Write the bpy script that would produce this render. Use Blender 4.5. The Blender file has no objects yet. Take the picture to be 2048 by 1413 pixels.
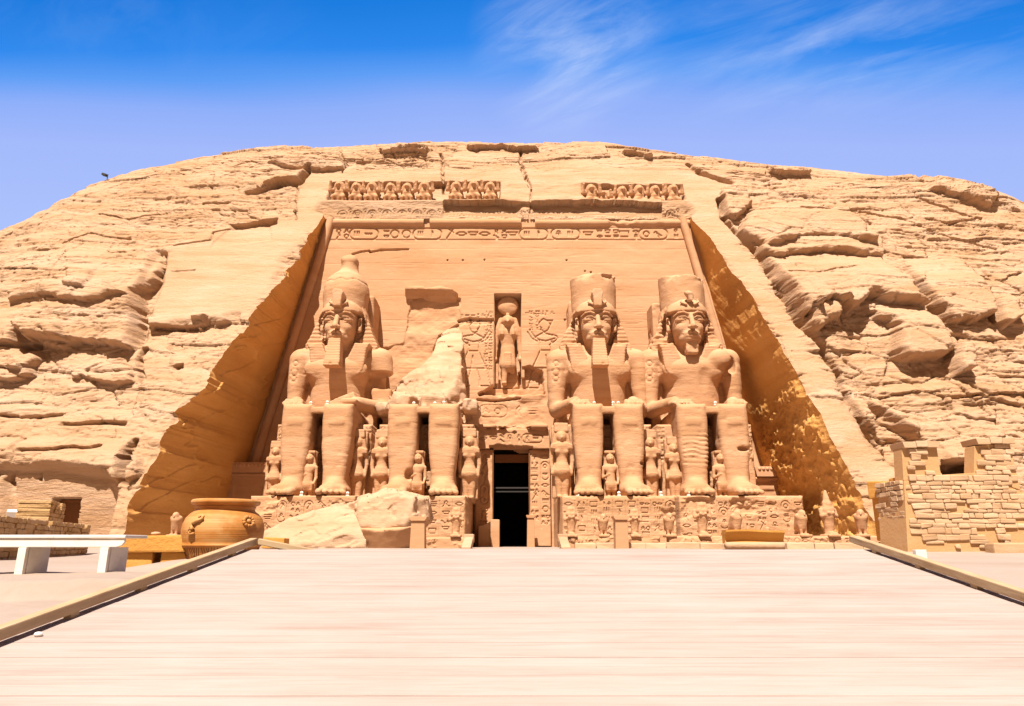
import bpy, bmesh, math, random
import numpy as np
from mathutils import Vector, Matrix

# ------------------------------------------------------------------ camera, sky, sun, exposure
SC = bpy.context.scene
C = SC.collection
PITCH = math.radians(15.25)
FOC, EYE = 1400.0, 0.15
cam = bpy.data.cameras.new('camera')
cam.sensor_width = 36.0
cam.lens = 36.0 * FOC / 2048.0
cam.clip_start = 0.1
cam.clip_end = 3000.0
cam_o = bpy.data.objects.new('camera', cam)
C.objects.link(cam_o)
cam_o.location = (0, 0, EYE)
cam_o.rotation_euler = (math.radians(90) + PITCH, 0, 0)
SC.camera = cam_o

SUN_EL, SUN_AZ = math.radians(60.0), math.radians(13.0)     # azimuth to the left of straight behind the camera
sv = Vector((-math.sin(SUN_AZ) * math.cos(SUN_EL), -math.cos(SUN_AZ) * math.cos(SUN_EL), math.sin(SUN_EL)))
sun = bpy.data.lights.new('sun', 'SUN')
sun.energy = 5.0
sun.angle = math.radians(0.5)
sun.color = (1.0, 0.90, 0.79)
sun_o = bpy.data.objects.new('sun', sun)
C.objects.link(sun_o)
sun_o.rotation_euler = sv.to_track_quat('Z', 'Y').to_euler()
sun_o.location = (-20, -40, 80)

SC.view_settings.view_transform = 'Standard'
SC.view_settings.look = 'None'
SC.view_settings.exposure = 1.05
SC.view_settings.gamma = 1.0
SC.render.engine = 'CYCLES'
SC.cycles.max_bounces = 6
SC.cycles.diffuse_bounces = 3
SC.cycles.glossy_bounces = 2
SC.cycles.caustics_reflective = False
SC.cycles.caustics_refractive = False


class NT:
    """small helper for building node trees"""
    def __init__(self, tree):
        self.t = tree
        tree.nodes.clear()

    def n(self, kind, inputs=None, **kw):
        nd = self.t.nodes.new(kind)
        for k, v in kw.items():
            setattr(nd, k, v)
        for k, v in (inputs or {}).items():
            s = nd.inputs[k]
            if isinstance(v, bpy.types.NodeSocket):
                self.t.links.new(v, s)
            else:
                s.default_value = v
        return nd

    def math(self, op, a, b=0.0, c=None, clamp=False):
        d = {0: a, 1: b}
        if c is not None:
            d[2] = c
        return self.n('ShaderNodeMath', d, operation=op, use_clamp=clamp).outputs[0]

    def mix(self, f, a, b, blend='MIX'):
        return self.n('ShaderNodeMix', {0: f, 6: a, 7: b}, data_type='RGBA', blend_type=blend).outputs[2]

    def ramp(self, f, stops):
        nd = self.n('ShaderNodeValToRGB', {0: f})
        cr = nd.color_ramp
        while len(cr.elements) < len(stops):
            cr.elements.new(0.5)
        for e, (p, col) in zip(cr.elements, stops):
            e.position = p
            e.color = (*col, 1) if len(col) == 3 else col
        return nd.outputs[0]

    def noise(self, vec, scale, detail=6, rough=0.55, dist=0.0):
        return self.n('ShaderNodeTexNoise', {'Vector': vec, 'Scale': scale, 'Detail': detail, 'Roughness': rough, 'Distortion': dist}).outputs[0]

    def mapping(self, vec, scale=(1, 1, 1), rot=(0, 0, 0), loc=(0, 0, 0)):
        return self.n('ShaderNodeMapping', {'Vector': vec, 'Scale': scale, 'Rotation': rot, 'Location': loc}).outputs[0]


world = bpy.data.worlds.new('World')
SC.world = world
world.use_nodes = True
w = NT(world.node_tree)
sky = w.n('ShaderNodeTexSky', sky_type='NISHITA', sun_disc=False, sun_elevation=SUN_EL, sun_rotation=math.pi + SUN_AZ,
          air_density=1.0, dust_density=0.6, ozone_density=2.0)
tc = w.n('ShaderNodeTexCoord')
sep = w.n('ShaderNodeSeparateXYZ', {0: tc.outputs['Generated']})
yz = w.math('SQRT', w.math('ADD', w.math('MULTIPLY', sep.outputs['Y'], sep.outputs['Y']), w.math('MULTIPLY', sep.outputs['Z'], sep.outputs['Z'])))
el = w.math('DIVIDE', sep.outputs['Z'], w.math('MAXIMUM', yz, 0.01))
el = w.math('ADD', el, w.math('MULTIPLY', w.math('SUBTRACT', w.noise(w.mapping(tc.outputs['Generated'], (1.5, 1.5, 4)), 1.0, 2), 0.5), 0.05))
grad = w.ramp(el, [(0.0, (0.60, 0.64, 0.86)), (0.42, (0.40, 0.52, 0.93)), (0.53, (0.35, 0.465, 0.92)), (0.573, (0.26, 0.41, 0.91)), (0.60, (0.11, 0.33, 0.88)),
                   (0.628, (0.024, 0.24, 0.81)), (0.67, (0.007, 0.19, 0.71)), (1.0, (0.02, 0.13, 0.5))])
# high thin cirrus on a flat layer far above
invz = w.math('DIVIDE', 1.0, w.math('MAXIMUM', sep.outputs['Z'], 0.05))
px_ = w.math('MULTIPLY', sep.outputs['X'], invz)
py_ = w.math('MULTIPLY', sep.outputs['Y'], invz)
pl = w.n('ShaderNodeCombineXYZ', {0: px_, 1: py_, 2: 0.0}).outputs[0]
turned = w.mapping(pl, (1, 1, 1), (0, 0, math.radians(35)))
streak = w.noise(w.mapping(turned, (1.6, 5.5, 1), (0, 0, 0), (3.2, 1.7, 0)), 1.0, 9, 0.62, 0.7)
fine = w.noise(w.mapping(turned, (4, 13, 1), (0, 0, 0), (0.3, 5.1, 0)), 1.0, 9, 0.7, 0.9)


def blob(cx, cy, rx, ry):
    dx = w.math('DIVIDE', w.math('SUBTRACT', px_, cx), rx)
    dy = w.math('DIVIDE', w.math('SUBTRACT', py_, cy), ry)
    return w.math('SUBTRACT', 1.0, w.math('SQRT', w.math('ADD', w.math('MULTIPLY', dx, dx), w.math('MULTIPLY', dy, dy))), clamp=True)


patch = w.math('ADD', w.math('MULTIPLY', blob(0.12, 1.27, 0.22, 0.36), 1.9),
               w.math('ADD', w.math('MULTIPLY', blob(0.70, 1.26, 0.55, 0.33), 1.1), w.math('MULTIPLY', blob(-0.75, 1.15, 0.4, 0.2), 0.25)))
cl = w.math('MULTIPLY', w.n('ShaderNodeMapRange', {0: streak, 1: 0.38, 2: 0.72, 3: 0.0, 4: 1.0}).outputs[0],
            w.n('ShaderNodeMapRange', {0: fine, 1: 0.25, 2: 0.7, 3: 0.25, 4: 1.0}).outputs[0])
cl = w.math('MULTIPLY', cl, patch, clamp=True)
grad = w.mix(w.math('MULTIPLY', cl, 0.72, clamp=True), grad, (0.55, 0.66, 0.95, 1))
nish = w.n('ShaderNodeVectorMath', {0: sky.outputs[0], 1: (0.09, 0.09, 0.09)}, operation='MULTIPLY').outputs[0]
# unseen back sky: added warm fill for shade; the far side is deep blue
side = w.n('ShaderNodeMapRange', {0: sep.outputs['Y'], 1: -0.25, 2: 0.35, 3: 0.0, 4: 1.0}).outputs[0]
warm_fill = w.mix(0.85, nish, (0.26, 0.135, 0.035, 1))
skycol = w.mix(side, warm_fill, w.mix(0.06, grad, nish))
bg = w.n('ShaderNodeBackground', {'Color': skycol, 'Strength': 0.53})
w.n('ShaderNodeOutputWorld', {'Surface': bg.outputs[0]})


# ------------------------------------------------------------------ helpers: projection, noise, objects
def P(u, v, Y):
    """point of the place seen at photo pixel u, v when it stands Y metres in front of the camera"""
    dx, dy = (u - 1024) / FOC, (706.5 - v) / FOC
    d = (dx, math.cos(PITCH) - dy * math.sin(PITCH), math.sin(PITCH) + dy * math.cos(PITCH))
    t = Y / d[1]
    return (d[0] * t, Y, EYE + d[2] * t)


CY0, CK = 37.0, 0.59                      # the plane the cliff face follows: Y = CY0 + CK * Z


def onplane(u, v, y0=CY0, k=CK):
    dx, dy = (u - 1024) / FOC, (706.5 - v) / FOC
    d = (dx, math.cos(PITCH) - dy * math.sin(PITCH), math.sin(PITCH) + dy * math.cos(PITCH))
    t = (y0 + k * EYE) / (d[1] - k * d[2])
    return (d[0] * t, d[1] * t, EYE + d[2] * t)


FY0, FK = 52.0, 0.06                      # the temple facade leans back a little


def onfacade(u, v):
    return onplane(u, v, FY0, FK)


def sstep(a, b, x):
    t = np.clip((x - a) / (b - a), 0, 1)
    return t * t * (3 - 2 * t)


def hsh(i, j=0, k=0, s=0):
    i = np.asarray(i).astype(np.int64); j = np.asarray(j).astype(np.int64); k = np.asarray(k).astype(np.int64)
    n = (i * 374761393 + j * 668265263 + k * 1103515245 + s * 974634777) & 0xFFFFFFFF
    n = ((n ^ (n >> 13)) * 1274126177) & 0xFFFFFFFF
    n = ((n ^ (n >> 16)) * 2246822519) & 0xFFFFFFFF
    n = n ^ (n >> 15)
    return (n & 0xFFFFFF).astype(np.float32) / np.float32(0xFFFFFF)


def vn2(x, y, s=0):
    xi, yi = np.floor(x), np.floor(y)
    fx, fy = x - xi, y - yi
    fx = fx * fx * fx * (fx * (fx * 6 - 15) + 10); fy = fy * fy * fy * (fy * (fy * 6 - 15) + 10)
    a, b, c, d = hsh(xi, yi, 0, s), hsh(xi + 1, yi, 0, s), hsh(xi, yi + 1, 0, s), hsh(xi + 1, yi + 1, 0, s)
    return ((a + (b - a) * fx) * (1 - fy) + (c + (d - c) * fx) * fy) * 2 - 1


def fb2(x, y, o=4, s=0, g=0.5):
    r, a, n = 0.0, 1.0, 0.0
    for i in range(o):
        r = r + a * vn2(x * 2 ** i + 17.3 * i, y * 2 ** i - 9.1 * i, s + i)
        n += a; a *= g
    return r / n


def vn3(x, y, z, s=0):
    xi, yi, zi = np.floor(x), np.floor(y), np.floor(z)
    fx, fy, fz = x - xi, y - yi, z - zi
    fx = fx * fx * (3 - 2 * fx); fy = fy * fy * (3 - 2 * fy); fz = fz * fz * (3 - 2 * fz)
    r = 0
    for a in (0, 1):
        for b in (0, 1):
            wxy = (fx if a else 1 - fx) * (fy if b else 1 - fy)
            lo, hi = hsh(xi + a, yi + b, zi, s), hsh(xi + a, yi + b, zi + 1, s)
            r = r + wxy * (lo + (hi - lo) * fz)
    return r * 2 - 1


def fb3(x, y, z, o=3, s=0, g=0.5):
    r, a, n = 0.0, 1.0, 0.0
    for i in range(o):
        r = r + a * vn3(x * 2 ** i + 5.7 * i, y * 2 ** i + 3.3 * i, z * 2 ** i - 7.9 * i, s + i)
        n += a; a *= g
    return r / n


def mesh_np(name, V, F, smooth=True):
    """V (n,3) floats, F (m,4) or (m,3) ints"""
    me = bpy.data.meshes.new(name)
    V = np.asarray(V, np.float32); F = np.asarray(F, np.int32)
    k = F.shape[1]
    me.vertices.add(len(V)); me.vertices.foreach_set('co', V.ravel())
    me.loops.add(F.size); me.loops.foreach_set('vertex_index', F.ravel())
    me.polygons.add(len(F))
    me.polygons.foreach_set('loop_start', np.arange(0, F.size, k, dtype=np.int32))
    me.polygons.foreach_set('use_smooth', np.full(len(F), smooth, bool))
    me.update(calc_edges=True)
    me.validate()
    return me


def link(name, me, mat=None, parent=None, loc=None):
    o = bpy.data.objects.new(name, me)
    C.objects.link(o)
    if mat is not None and me is not None:
        me.materials.clear(); me.materials.append(mat)
    if parent is not None:
        o.parent = parent
    if loc is not None:
        o.location = loc
    return o


def tag(o, label=None, cat=None, group=None, kind=None):
    if label: o['label'] = label
    if cat: o['category'] = cat
    if group: o['group'] = group
    if kind: o['kind'] = kind
    return o


def thing(name, label, cat, loc=(0, 0, 0), group=None, rz=0.0):
    o = bpy.data.objects.new(name, None)
    o.empty_display_size = 0.3
    C.objects.link(o)
    o.location = loc; o.rotation_euler = (0, 0, rz)
    return tag(o, label, cat, group)


def dup(root, loc, label, rz=None, scale=None, group=None):
    r = root.copy(); C.objects.link(r); r.location = loc
    if rz is not None: r.rotation_euler = (0, 0, rz)
    if scale is not None: r.scale = scale
    r['label'] = label
    if group: r['group'] = group
    for ch in list(root.children):
        c = ch.copy(); C.objects.link(c); c.parent = r
        for g in list(ch.children):
            d = g.copy(); C.objects.link(d); d.parent = c
    return r


class MB:
    """collects boxes, prisms, lathes and tubes into one mesh"""
    def __init__(self):
        self.bm = bmesh.new()

    def box(self, c, h, bev=0.0, rz=0.0, rx=0.0, ry=0.0, jit=0.0, rng=None):
        b = bmesh.new()
        bmesh.ops.create_cube(b, size=2.0)
        for v in b.verts:
            v.co = Vector((v.co.x * h[0], v.co.y * h[1], v.co.z * h[2]))
            if jit:
                v.co += Vector((rng.uniform(-jit, jit), rng.uniform(-jit, jit), rng.uniform(-jit, jit)))
        if bev:
            bmesh.ops.bevel(b, geom=list(b.edges), offset=bev, segments=2, profile=0.6, affect='EDGES')
        M = Matrix.Translation(c) @ Matrix.Rotation(rz, 4, 'Z') @ Matrix.Rotation(rx, 4, 'X') @ Matrix.Rotation(ry, 4, 'Y')
        b.transform(M)
        self._take(b)

    def _take(self, b):
        t = bpy.data.meshes.new('t'); b.to_mesh(t); b.free()
        self.bm.from_mesh(t); bpy.data.meshes.remove(t)

    def prism(self, pts, y0, y1, bev=0.0):
        """polygon in x,z swept from y0 to y1"""
        b = bmesh.new()
        f = [b.verts.new((x, y0, z)) for x, z in pts]
        g = [b.verts.new((x, y1, z)) for x, z in pts]
        n = len(pts)
        b.faces.new(f); b.faces.new(g[::-1])
        for i in range(n):
            b.faces.new((f[i], g[i], g[(i + 1) % n], f[(i + 1) % n]))
        bmesh.ops.recalc_face_normals(b, faces=list(b.faces))
        if bev:
            bmesh.ops.bevel(b, geom=list(b.edges), offset=bev, segments=2, profile=0.6, affect='EDGES')
        self._take(b)

    def lathe(self, prof, c=(0, 0, 0), n=48):
        b = bmesh.new()
        rings = [[b.verts.new((c[0] + r * math.cos(2 * math.pi * i / n), c[1] + r * math.sin(2 * math.pi * i / n), c[2] + z)) for i in range(n)] for r, z in prof]
        for a, d in zip(rings, rings[1:]):
            for i in range(n):
                b.faces.new((a[i], a[(i + 1) % n], d[(i + 1) % n], d[i]))
        b.faces.new(rings[0][::-1]); b.faces.new(rings[-1])
        self._take(b)

    def tube(self, pts, r, n=10, rr=None):
        b = bmesh.new()
        pts = [Vector(p) for p in pts]
        rings = []
        for i, p in enumerate(pts):
            t = (pts[min(i + 1, len(pts) - 1)] - pts[max(i - 1, 0)]).normalized()
            a = t.cross(Vector((0, 0, 1)))
            if a.length < 1e-3: a = t.cross(Vector((1, 0, 0)))
            a.normalize(); c = t.cross(a)
            q = rr[i] if rr else r
            rings.append([b.verts.new(p + a * (q * math.cos(2 * math.pi * k / n)) + c * (q * math.sin(2 * math.pi * k / n))) for k in range(n)])
        for x, y in zip(rings, rings[1:]):
            for k in range(n):
                b.faces.new((x[k], x[(k + 1) % n], y[(k + 1) % n], y[k]))
        b.faces.new(rings[0][::-1]); b.faces.new(rings[-1])
        bmesh.ops.recalc_face_normals(b, faces=list(b.faces))
        self._take(b)

    def ball(self, c, r, sub=3, sc=(1, 1, 1)):
        b = bmesh.new()
        bmesh.ops.create_icosphere(b, subdivisions=sub, radius=r)
        for v in b.verts:
            v.co = Vector((v.co.x * sc[0] + c[0], v.co.y * sc[1] + c[1], v.co.z * sc[2] + c[2]))
        self._take(b)

    def build(self, name, mat, parent=None, smooth=False, loc=None):
        me = bpy.data.meshes.new(name)
        self.bm.to_mesh(me); self.bm.free()
        if smooth:
            me.polygons.foreach_set('use_smooth', np.full(len(me.polygons), True, bool))
        return link(name, me, mat, parent, loc)


# ------------------------------------------------------------------ carving: signed-distance sculpting and its surface
class Sdf:
    """x to the right, y towards the viewer, z up; union and cut of rounded solids on a voxel grid"""
    def __init__(self, lo, hi, h):
        self.h = h; self.lo = np.array(lo, np.float32)
        self.ax = [np.arange(lo[i], hi[i] + h, h, dtype=np.float32) for i in range(3)]
        self.F = np.full([len(a) for a in self.ax], 1.0, np.float32)

    def _sl(self, lo, hi):
        s = []
        for i in range(3):
            a = int(max(0, math.floor((lo[i] - self.lo[i]) / self.h)))
            b = int(min(len(self.ax[i]), math.ceil((hi[i] - self.lo[i]) / self.h) + 1))
            s.append(slice(a, max(a, b)))
        s = tuple(s)
        g = np.meshgrid(*[self.ax[i][s[i]] for i in range(3)], indexing='ij', sparse=True)
        return s, g

    def _op(self, lo, hi, fn, k, cut):
        m = k + 3 * self.h + 0.1
        s, g = self._sl([a - m for a in lo], [a + m for a in hi])
        if any(q.stop <= q.start for q in s): return
        d = fn(*g); A = self.F[s]
        if cut:
            d = -d
            if k > 0:
                t = np.clip(0.5 - 0.5 * (A - d) / k, 0, 1)
                self.F[s] = A + (d - A) * t + k * t * (1 - t)
            else:
                self.F[s] = np.maximum(A, d)
        else:
            if k > 0:
                t = np.clip(0.5 + 0.5 * (d - A) / k, 0, 1)
                self.F[s] = d + (A - d) * t - k * t * (1 - t)
            else:
                self.F[s] = np.minimum(A, d)

    def ell(self, c, r, k=0.0, cut=False):
        def fn(x, y, z):
            X, Y, Z = x - c[0], y - c[1], z - c[2]
            a = np.sqrt((X / r[0]) ** 2 + (Y / r[1]) ** 2 + (Z / r[2]) ** 2)
            b = np.sqrt((X / r[0] ** 2) ** 2 + (Y / r[1] ** 2) ** 2 + (Z / r[2] ** 2) ** 2) + 1e-6
            return a * (a - 1) / b
        self._op([c[i] - r[i] for i in range(3)], [c[i] + r[i] for i in range(3)], fn, k, cut)

    def box(self, c, h, r=0.1, k=0.0, cut=False, rx=0.0, ry=0.0, rz=0.0):
        R = (Matrix.Rotation(rz, 3, 'Z') @ Matrix.Rotation(rx, 3, 'X') @ Matrix.Rotation(ry, 3, 'Y')).transposed()
        rot = rx or ry or rz
        r = min(r, min(h) * 0.98)

        def fn(x, y, z):
            X, Y, Z = x - c[0], y - c[1], z - c[2]
            if rot:
                X, Y, Z = (R[i][0] * X + R[i][1] * Y + R[i][2] * Z for i in range(3))
            a, b, d = np.abs(X) - h[0] + r, np.abs(Y) - h[1] + r, np.abs(Z) - h[2] + r
            return np.sqrt(np.maximum(a, 0) ** 2 + np.maximum(b, 0) ** 2 + np.maximum(d, 0) ** 2) + np.minimum(np.maximum(np.maximum(a, b), d), 0) - r
        if rot:
            L = math.sqrt(sum(q * q for q in h)); e = (L, L, L)
        else:
            e = h
        self._op([c[i] - e[i] for i in range(3)], [c[i] + e[i] for i in range(3)], fn, k, cut)

    def cone(self, a, b, ra, rb, k=0.0, cut=False, fx=1.0, fy=1.0):
        """round cone from a to b; fx, fy stretch its section"""
        d = [b[i] - a[i] for i in range(3)]
        sc = (fx, fy, 1.0)
        dd = sum((d[i] / sc[i]) ** 2 for i in range(3))

        def fn(x, y, z):
            q = ((x - a[0]) / fx, (y - a[1]) / fy, z - a[2])
            t = np.clip((q[0] * d[0] / fx + q[1] * d[1] / fy + q[2] * d[2]) / dd, 0, 1)
            return np.sqrt((q[0] - t * d[0] / fx) ** 2 + (q[1] - t * d[1] / fy) ** 2 + (q[2] - t * d[2]) ** 2) - (ra + (rb - ra) * t)
        R = max(ra, rb) * max(fx, fy, 1)
        self._op([min(a[i], b[i]) - R for i in range(3)], [max(a[i], b[i]) + R for i in range(3)], fn, k, cut)

    def prism(self, poly, y0, y1, r=0.0, k=0.0, cut=False):
        """polygon in x,z between y0 and y1"""
        def fn(x, y, z):
            d = polysd(x[:, 0, :], z[:, 0, :], poly)[:, None, :]
            e = np.abs(y - (y0 + y1) / 2) - (y1 - y0) / 2
            a, b = d + r, e + r
            return np.minimum(np.maximum(a, b), 0) + np.sqrt(np.maximum(a, 0) ** 2 + np.maximum(b, 0) ** 2) - r
        xs = [p[0] for p in poly]; zs = [p[1] for p in poly]
        self._op((min(xs), y0, min(zs)), (max(xs), y1, max(zs)), fn, k, cut)

    def half(self, nrm, off, cut=True, k=0.0):
        """keep only the side n.p < off (cut=True)"""
        L = math.sqrt(sum(q * q for q in nrm)); nrm = [q / L for q in nrm]
        s, g = self._sl(self.lo, [a[-1] for a in self.ax])
        d = nrm[0] * g[0] + nrm[1] * g[1] + nrm[2] * g[2] - off
        if k > 0:
            A = self.F; t = np.clip(0.5 - 0.5 * (A - d) / k, 0, 1)
            self.F = A + (d - A) * t + k * t * (1 - t)
        else:
            self.F = np.maximum(self.F, d)

    def rough(self, amp, scale, o=2, s=0, zs=1.0):
        x, y, z = np.meshgrid(*self.ax, indexing='ij', sparse=True)
        self.F = self.F + amp * fb3(x / scale, y / scale, z * zs / scale, o, s).astype(np.float32)

    def add(self, fn, lo=None, hi=None):
        s, g = self._sl(lo if lo is not None else self.lo, hi if hi is not None else [a[-1] for a in self.ax])
        self.F[s] = self.F[s] + fn(*g)

    def facets(self, n, seed, lo, hi, up=.5, k=.04):
        """knock flat fracture faces off a rock: planes tangent to an inner ellipsoid"""
        r = random.Random(seed)
        c = [(a + b) / 2 for a, b in zip(lo, hi)]; e = [(b - a) / 2 for a, b in zip(lo, hi)]
        for _ in range(n):
            a, z = r.uniform(0, 2 * math.pi), r.uniform(-.3, 1)
            d = (math.cos(a) * math.sqrt(1 - z * z), math.sin(a) * math.sqrt(1 - z * z), z)
            nr = [d[i] / e[i] for i in range(3)]; L = math.sqrt(sum(q * q for q in nr)); nr = [q / L for q in nr]
            off = sum(nr[i] * (c[i] + e[i] * d[i] * r.uniform(.86, 1.02)) for i in range(3))
            self.half(nr, off, k=k)

    def surface(self):
        F = self.F
        F[0, :, :] = F[-1, :, :] = 1; F[:, 0, :] = F[:, -1, :] = 1; F[:, :, 0] = F[:, :, -1] = 1
        n = F.shape; c = tuple(q - 1 for q in n)
        S = F < 0
        cnt = np.zeros(c, np.int8)
        for i in (0, 1):
            for j in (0, 1):
                for k in (0, 1):
                    cnt += S[i:i + c[0], j:j + c[1], k:k + c[2]]
        act = (cnt > 0) & (cnt < 8)
        ids = np.full(c, -1, np.int32)
        ii, jj, kk = np.nonzero(act)
        ids[ii, jj, kk] = np.arange(len(ii))
        acc = np.zeros((len(ii), 3), np.float32); num = np.zeros(len(ii), np.float32)
        cor = {(a, b, d): F[ii + a, jj + b, kk + d] for a in (0, 1) for b in (0, 1) for d in (0, 1)}
        for ax in range(3):
            o1, o2 = [q for q in range(3) if q != ax]
            for a in (0, 1):
                for b in (0, 1):
                    p = [0, 0, 0]; p[o1] = a; p[o2] = b
                    q = list(p); q[ax] = 1
                    f0, f1 = cor[tuple(p)], cor[tuple(q)]
                    m = (f0 < 0) != (f1 < 0)
                    t = np.where(m, f0 / np.where(m, f0 - f1, 1), 0)
                    e = np.zeros((len(ii), 3), np.float32)
                    e[:, ax] = t; e[:, o1] = a; e[:, o2] = b
                    acc += e * m[:, None]; num += m
        V = (np.stack([ii, jj, kk], 1) + acc / num[:, None]) * self.h + self.lo
        quads = []
        for ax in range(3):
            o1, o2 = (ax + 1) % 3, (ax + 2) % 3
            sl0 = [slice(1, -1)] * 3; sl1 = [slice(1, -1)] * 3
            sl0[ax] = slice(0, -1); sl1[ax] = slice(1, None)
            A, B = S[tuple(sl0)], S[tuple(sl1)]
            for flag in (True, False):
                e = np.argwhere((A != B) & (A == flag))
                if not len(e): continue
                e = e + 1; e[:, ax] -= 1
                def cid(d1, d2):
                    q = e.copy(); q[:, o1] -= d1; q[:, o2] -= d2
                    return ids[q[:, 0], q[:, 1], q[:, 2]]
                Q = np.stack([cid(1, 1), cid(0, 1), cid(0, 0), cid(1, 0)], 1)
                quads.append(Q if flag else Q[:, ::-1])
        Q = np.concatenate(quads)
        return V, Q

    def build(self, name, mat, parent=None, loc=None):
        V, Q = self.surface()
        V = V * np.array([1, -1, 1], np.float32)        # viewer side is -Y in the place
        me = mesh_np(name, V, Q[:, ::-1])
        return link(name, me, mat, parent, loc)


def polysd(x, z, poly):
    """signed distance to a polygon, negative inside; x and z broadcast"""
    n = len(poly)
    d = np.full(np.broadcast(x, z).shape, 1e9, np.float32); s = np.zeros(d.shape, bool)
    for i in range(n):
        (ax, az), (bx, bz) = poly[i], poly[i - 1]
        ex, ez = bx - ax, bz - az
        wx, wz = x - ax, z - az
        t = np.clip((wx * ex + wz * ez) / (ex * ex + ez * ez + 1e-9), 0, 1)
        d = np.minimum(d, (wx - ex * t) ** 2 + (wz - ez * t) ** 2)
        c1, c2, c3 = z >= az, z < bz, ex * wz > ez * wx
        s ^= (c1 & c2 & c3) | (~c1 & ~c2 & ~c3)
    d = np.sqrt(d)
    return np.where(s, -d, d)


# ------------------------------------------------------------------ relief panels: a sheet of stone with carving pressed into it
class Relief:
    def __init__(self, x, z):
        self.x, self.z = np.asarray(x, np.float32), np.asarray(z, np.float32)   # 1-D axes, columns and rows
        self.D = np.zeros((len(self.z), len(self.x)), np.float32)               # out of the wall, metres

    def _win(self, x0, x1, z0, z1):
        a, b = np.searchsorted(self.x, (x0, x1)); c, d = np.searchsorted(self.z, (z0, z1))
        return slice(c, d), slice(a, b)

    def seg(self, p, q, wd=0.05, dep=0.1):
        m = wd + 0.02
        s = self._win(min(p[0], q[0]) - m, max(p[0], q[0]) + m, min(p[1], q[1]) - m, max(p[1], q[1]) + m)
        X, Z = self.x[None, s[1]], self.z[s[0], None]
        if X.size == 0 or Z.size == 0: return
        ex, ez = q[0] - p[0], q[1] - p[1]
        t = np.clip(((X - p[0]) * ex + (Z - p[1]) * ez) / (ex * ex + ez * ez + 1e-9), 0, 1)
        d = np.hypot(X - p[0] - ex * t, Z - p[1] - ez * t)
        self.D[s] = np.minimum(self.D[s], -dep * sstep(wd, wd * 0.5, d))

    def line(self, pts, wd=0.05, dep=0.1, closed=False):
        pts = list(pts)
        if closed: pts = pts + pts[:1]
        for a, b in zip(pts, pts[1:]):
            self.seg(a, b, wd, dep)

    def ring(self, c, r, wd=0.05, dep=0.1, a0=0.0, a1=2 * math.pi, sx=1.0):
        n = 14
        self.line([(c[0] + sx * r * math.cos(a0 + (a1 - a0) * i / n), c[1] + r * math.sin(a0 + (a1 - a0) * i / n)) for i in range(n + 1)], wd, dep)

    def fill(self, poly, dep, soft=0.05):
        xs = [p[0] for p in poly]; zs = [p[1] for p in poly]
        s = self._win(min(xs) - .3, max(xs) + .3, min(zs) - .3, max(zs) + .3)
        X, Z = self.x[None, s[1]], self.z[s[0], None]
        if X.size == 0 or Z.size == 0: return
        d = polysd(X, Z, poly)
        self.D[s] += -dep * sstep(soft, -soft, d)

    def glyph(self, cx, cz, s, rng, wd, dep):
        k = rng.randrange(13); h = s / 2
        L = lambda pts, cl=False: self.line([(cx + a * s, cz + b * s) for a, b in pts], wd, dep, cl)
        if k == 0: self.ring((cx, cz), h * .8, wd, dep)
        elif k == 1: L([(-.5, .1), (-.36, -.1), (-.2, .1), (-.05, -.1), (.1, .1), (.25, -.1), (.4, .1), (.5, 0)])
        elif k == 2: L([(0, -.5), (0, .45), (.16, .2), (.12, -.1), (0, -.15)])
        elif k == 3: L([(-.5, .15), (-.3, .35), (-.15, .25), (0, .05), (.35, -.2), (.5, -.3)]); L([(-.15, .25), (-.2, -.1), (0, -.25), (.3, -.2)]); L([(0, -.25), (0, -.5), (.15, -.5)])
        elif k == 4: L([(-.45, -.3), (-.45, .3), (.45, .3), (.45, -.3)], True)
        elif k == 5: L([(-.5, 0), (-.2, .18), (.2, .18), (.5, 0), (.2, -.16), (-.2, -.16)], True)
        elif k == 6:
            for a in (-.3, 0, .3): L([(a, -.35), (a, .35)])
        elif k == 7: self.ring((cx, cz + h * .5), h * .4, wd, dep); L([(0, .05), (0, -.5)]); L([(-.3, 0), (.3, 0)])
        elif k == 8: L([(-.45, -.3), (-.2, -.1), (-.25, .2), (0, .4), (.2, .2), (.05, 0), (.3, -.3), (.5, -.2)])
        elif k == 9: L([(-.45, .2), (.45, .2), (.3, -.1), (-.3, -.1)], True)
        elif k == 10: L([(-.3, -.5), (.3, .5)]); L([(-.1, .5), (.35, .1)])
        elif k == 11: L([(-.45, .25), (.45, .25)]); L([(-.45, 0), (.45, 0)]); L([(-.3, -.25), (.3, -.25)])
        else: L([(-.2, -.5), (-.2, .2), (.1, .5), (.25, .2), (0, 0), (.25, -.5)])

    def cartouche(self, cx, cz, w_, h_, wd, dep):
        r = min(w_, h_) / 2
        if w_ > h_:
            self.ring((cx - w_ / 2 + r, cz), r, wd, dep, math.pi / 2, 1.5 * math.pi); self.ring((cx + w_ / 2 - r, cz), r, wd, dep, -math.pi / 2, math.pi / 2)
            for q in (-r, r): self.seg((cx - w_ / 2 + r, cz + q), (cx + w_ / 2 - r, cz + q), wd, dep)
        else:
            self.ring((cx, cz + h_ / 2 - r), r, wd, dep, 0, math.pi); self.ring((cx, cz - h_ / 2 + r), r, wd, dep, math.pi, 2 * math.pi)
            for q in (-r, r): self.seg((cx + q, cz - h_ / 2 + r), (cx + q, cz + h_ / 2 - r), wd, dep)

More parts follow.
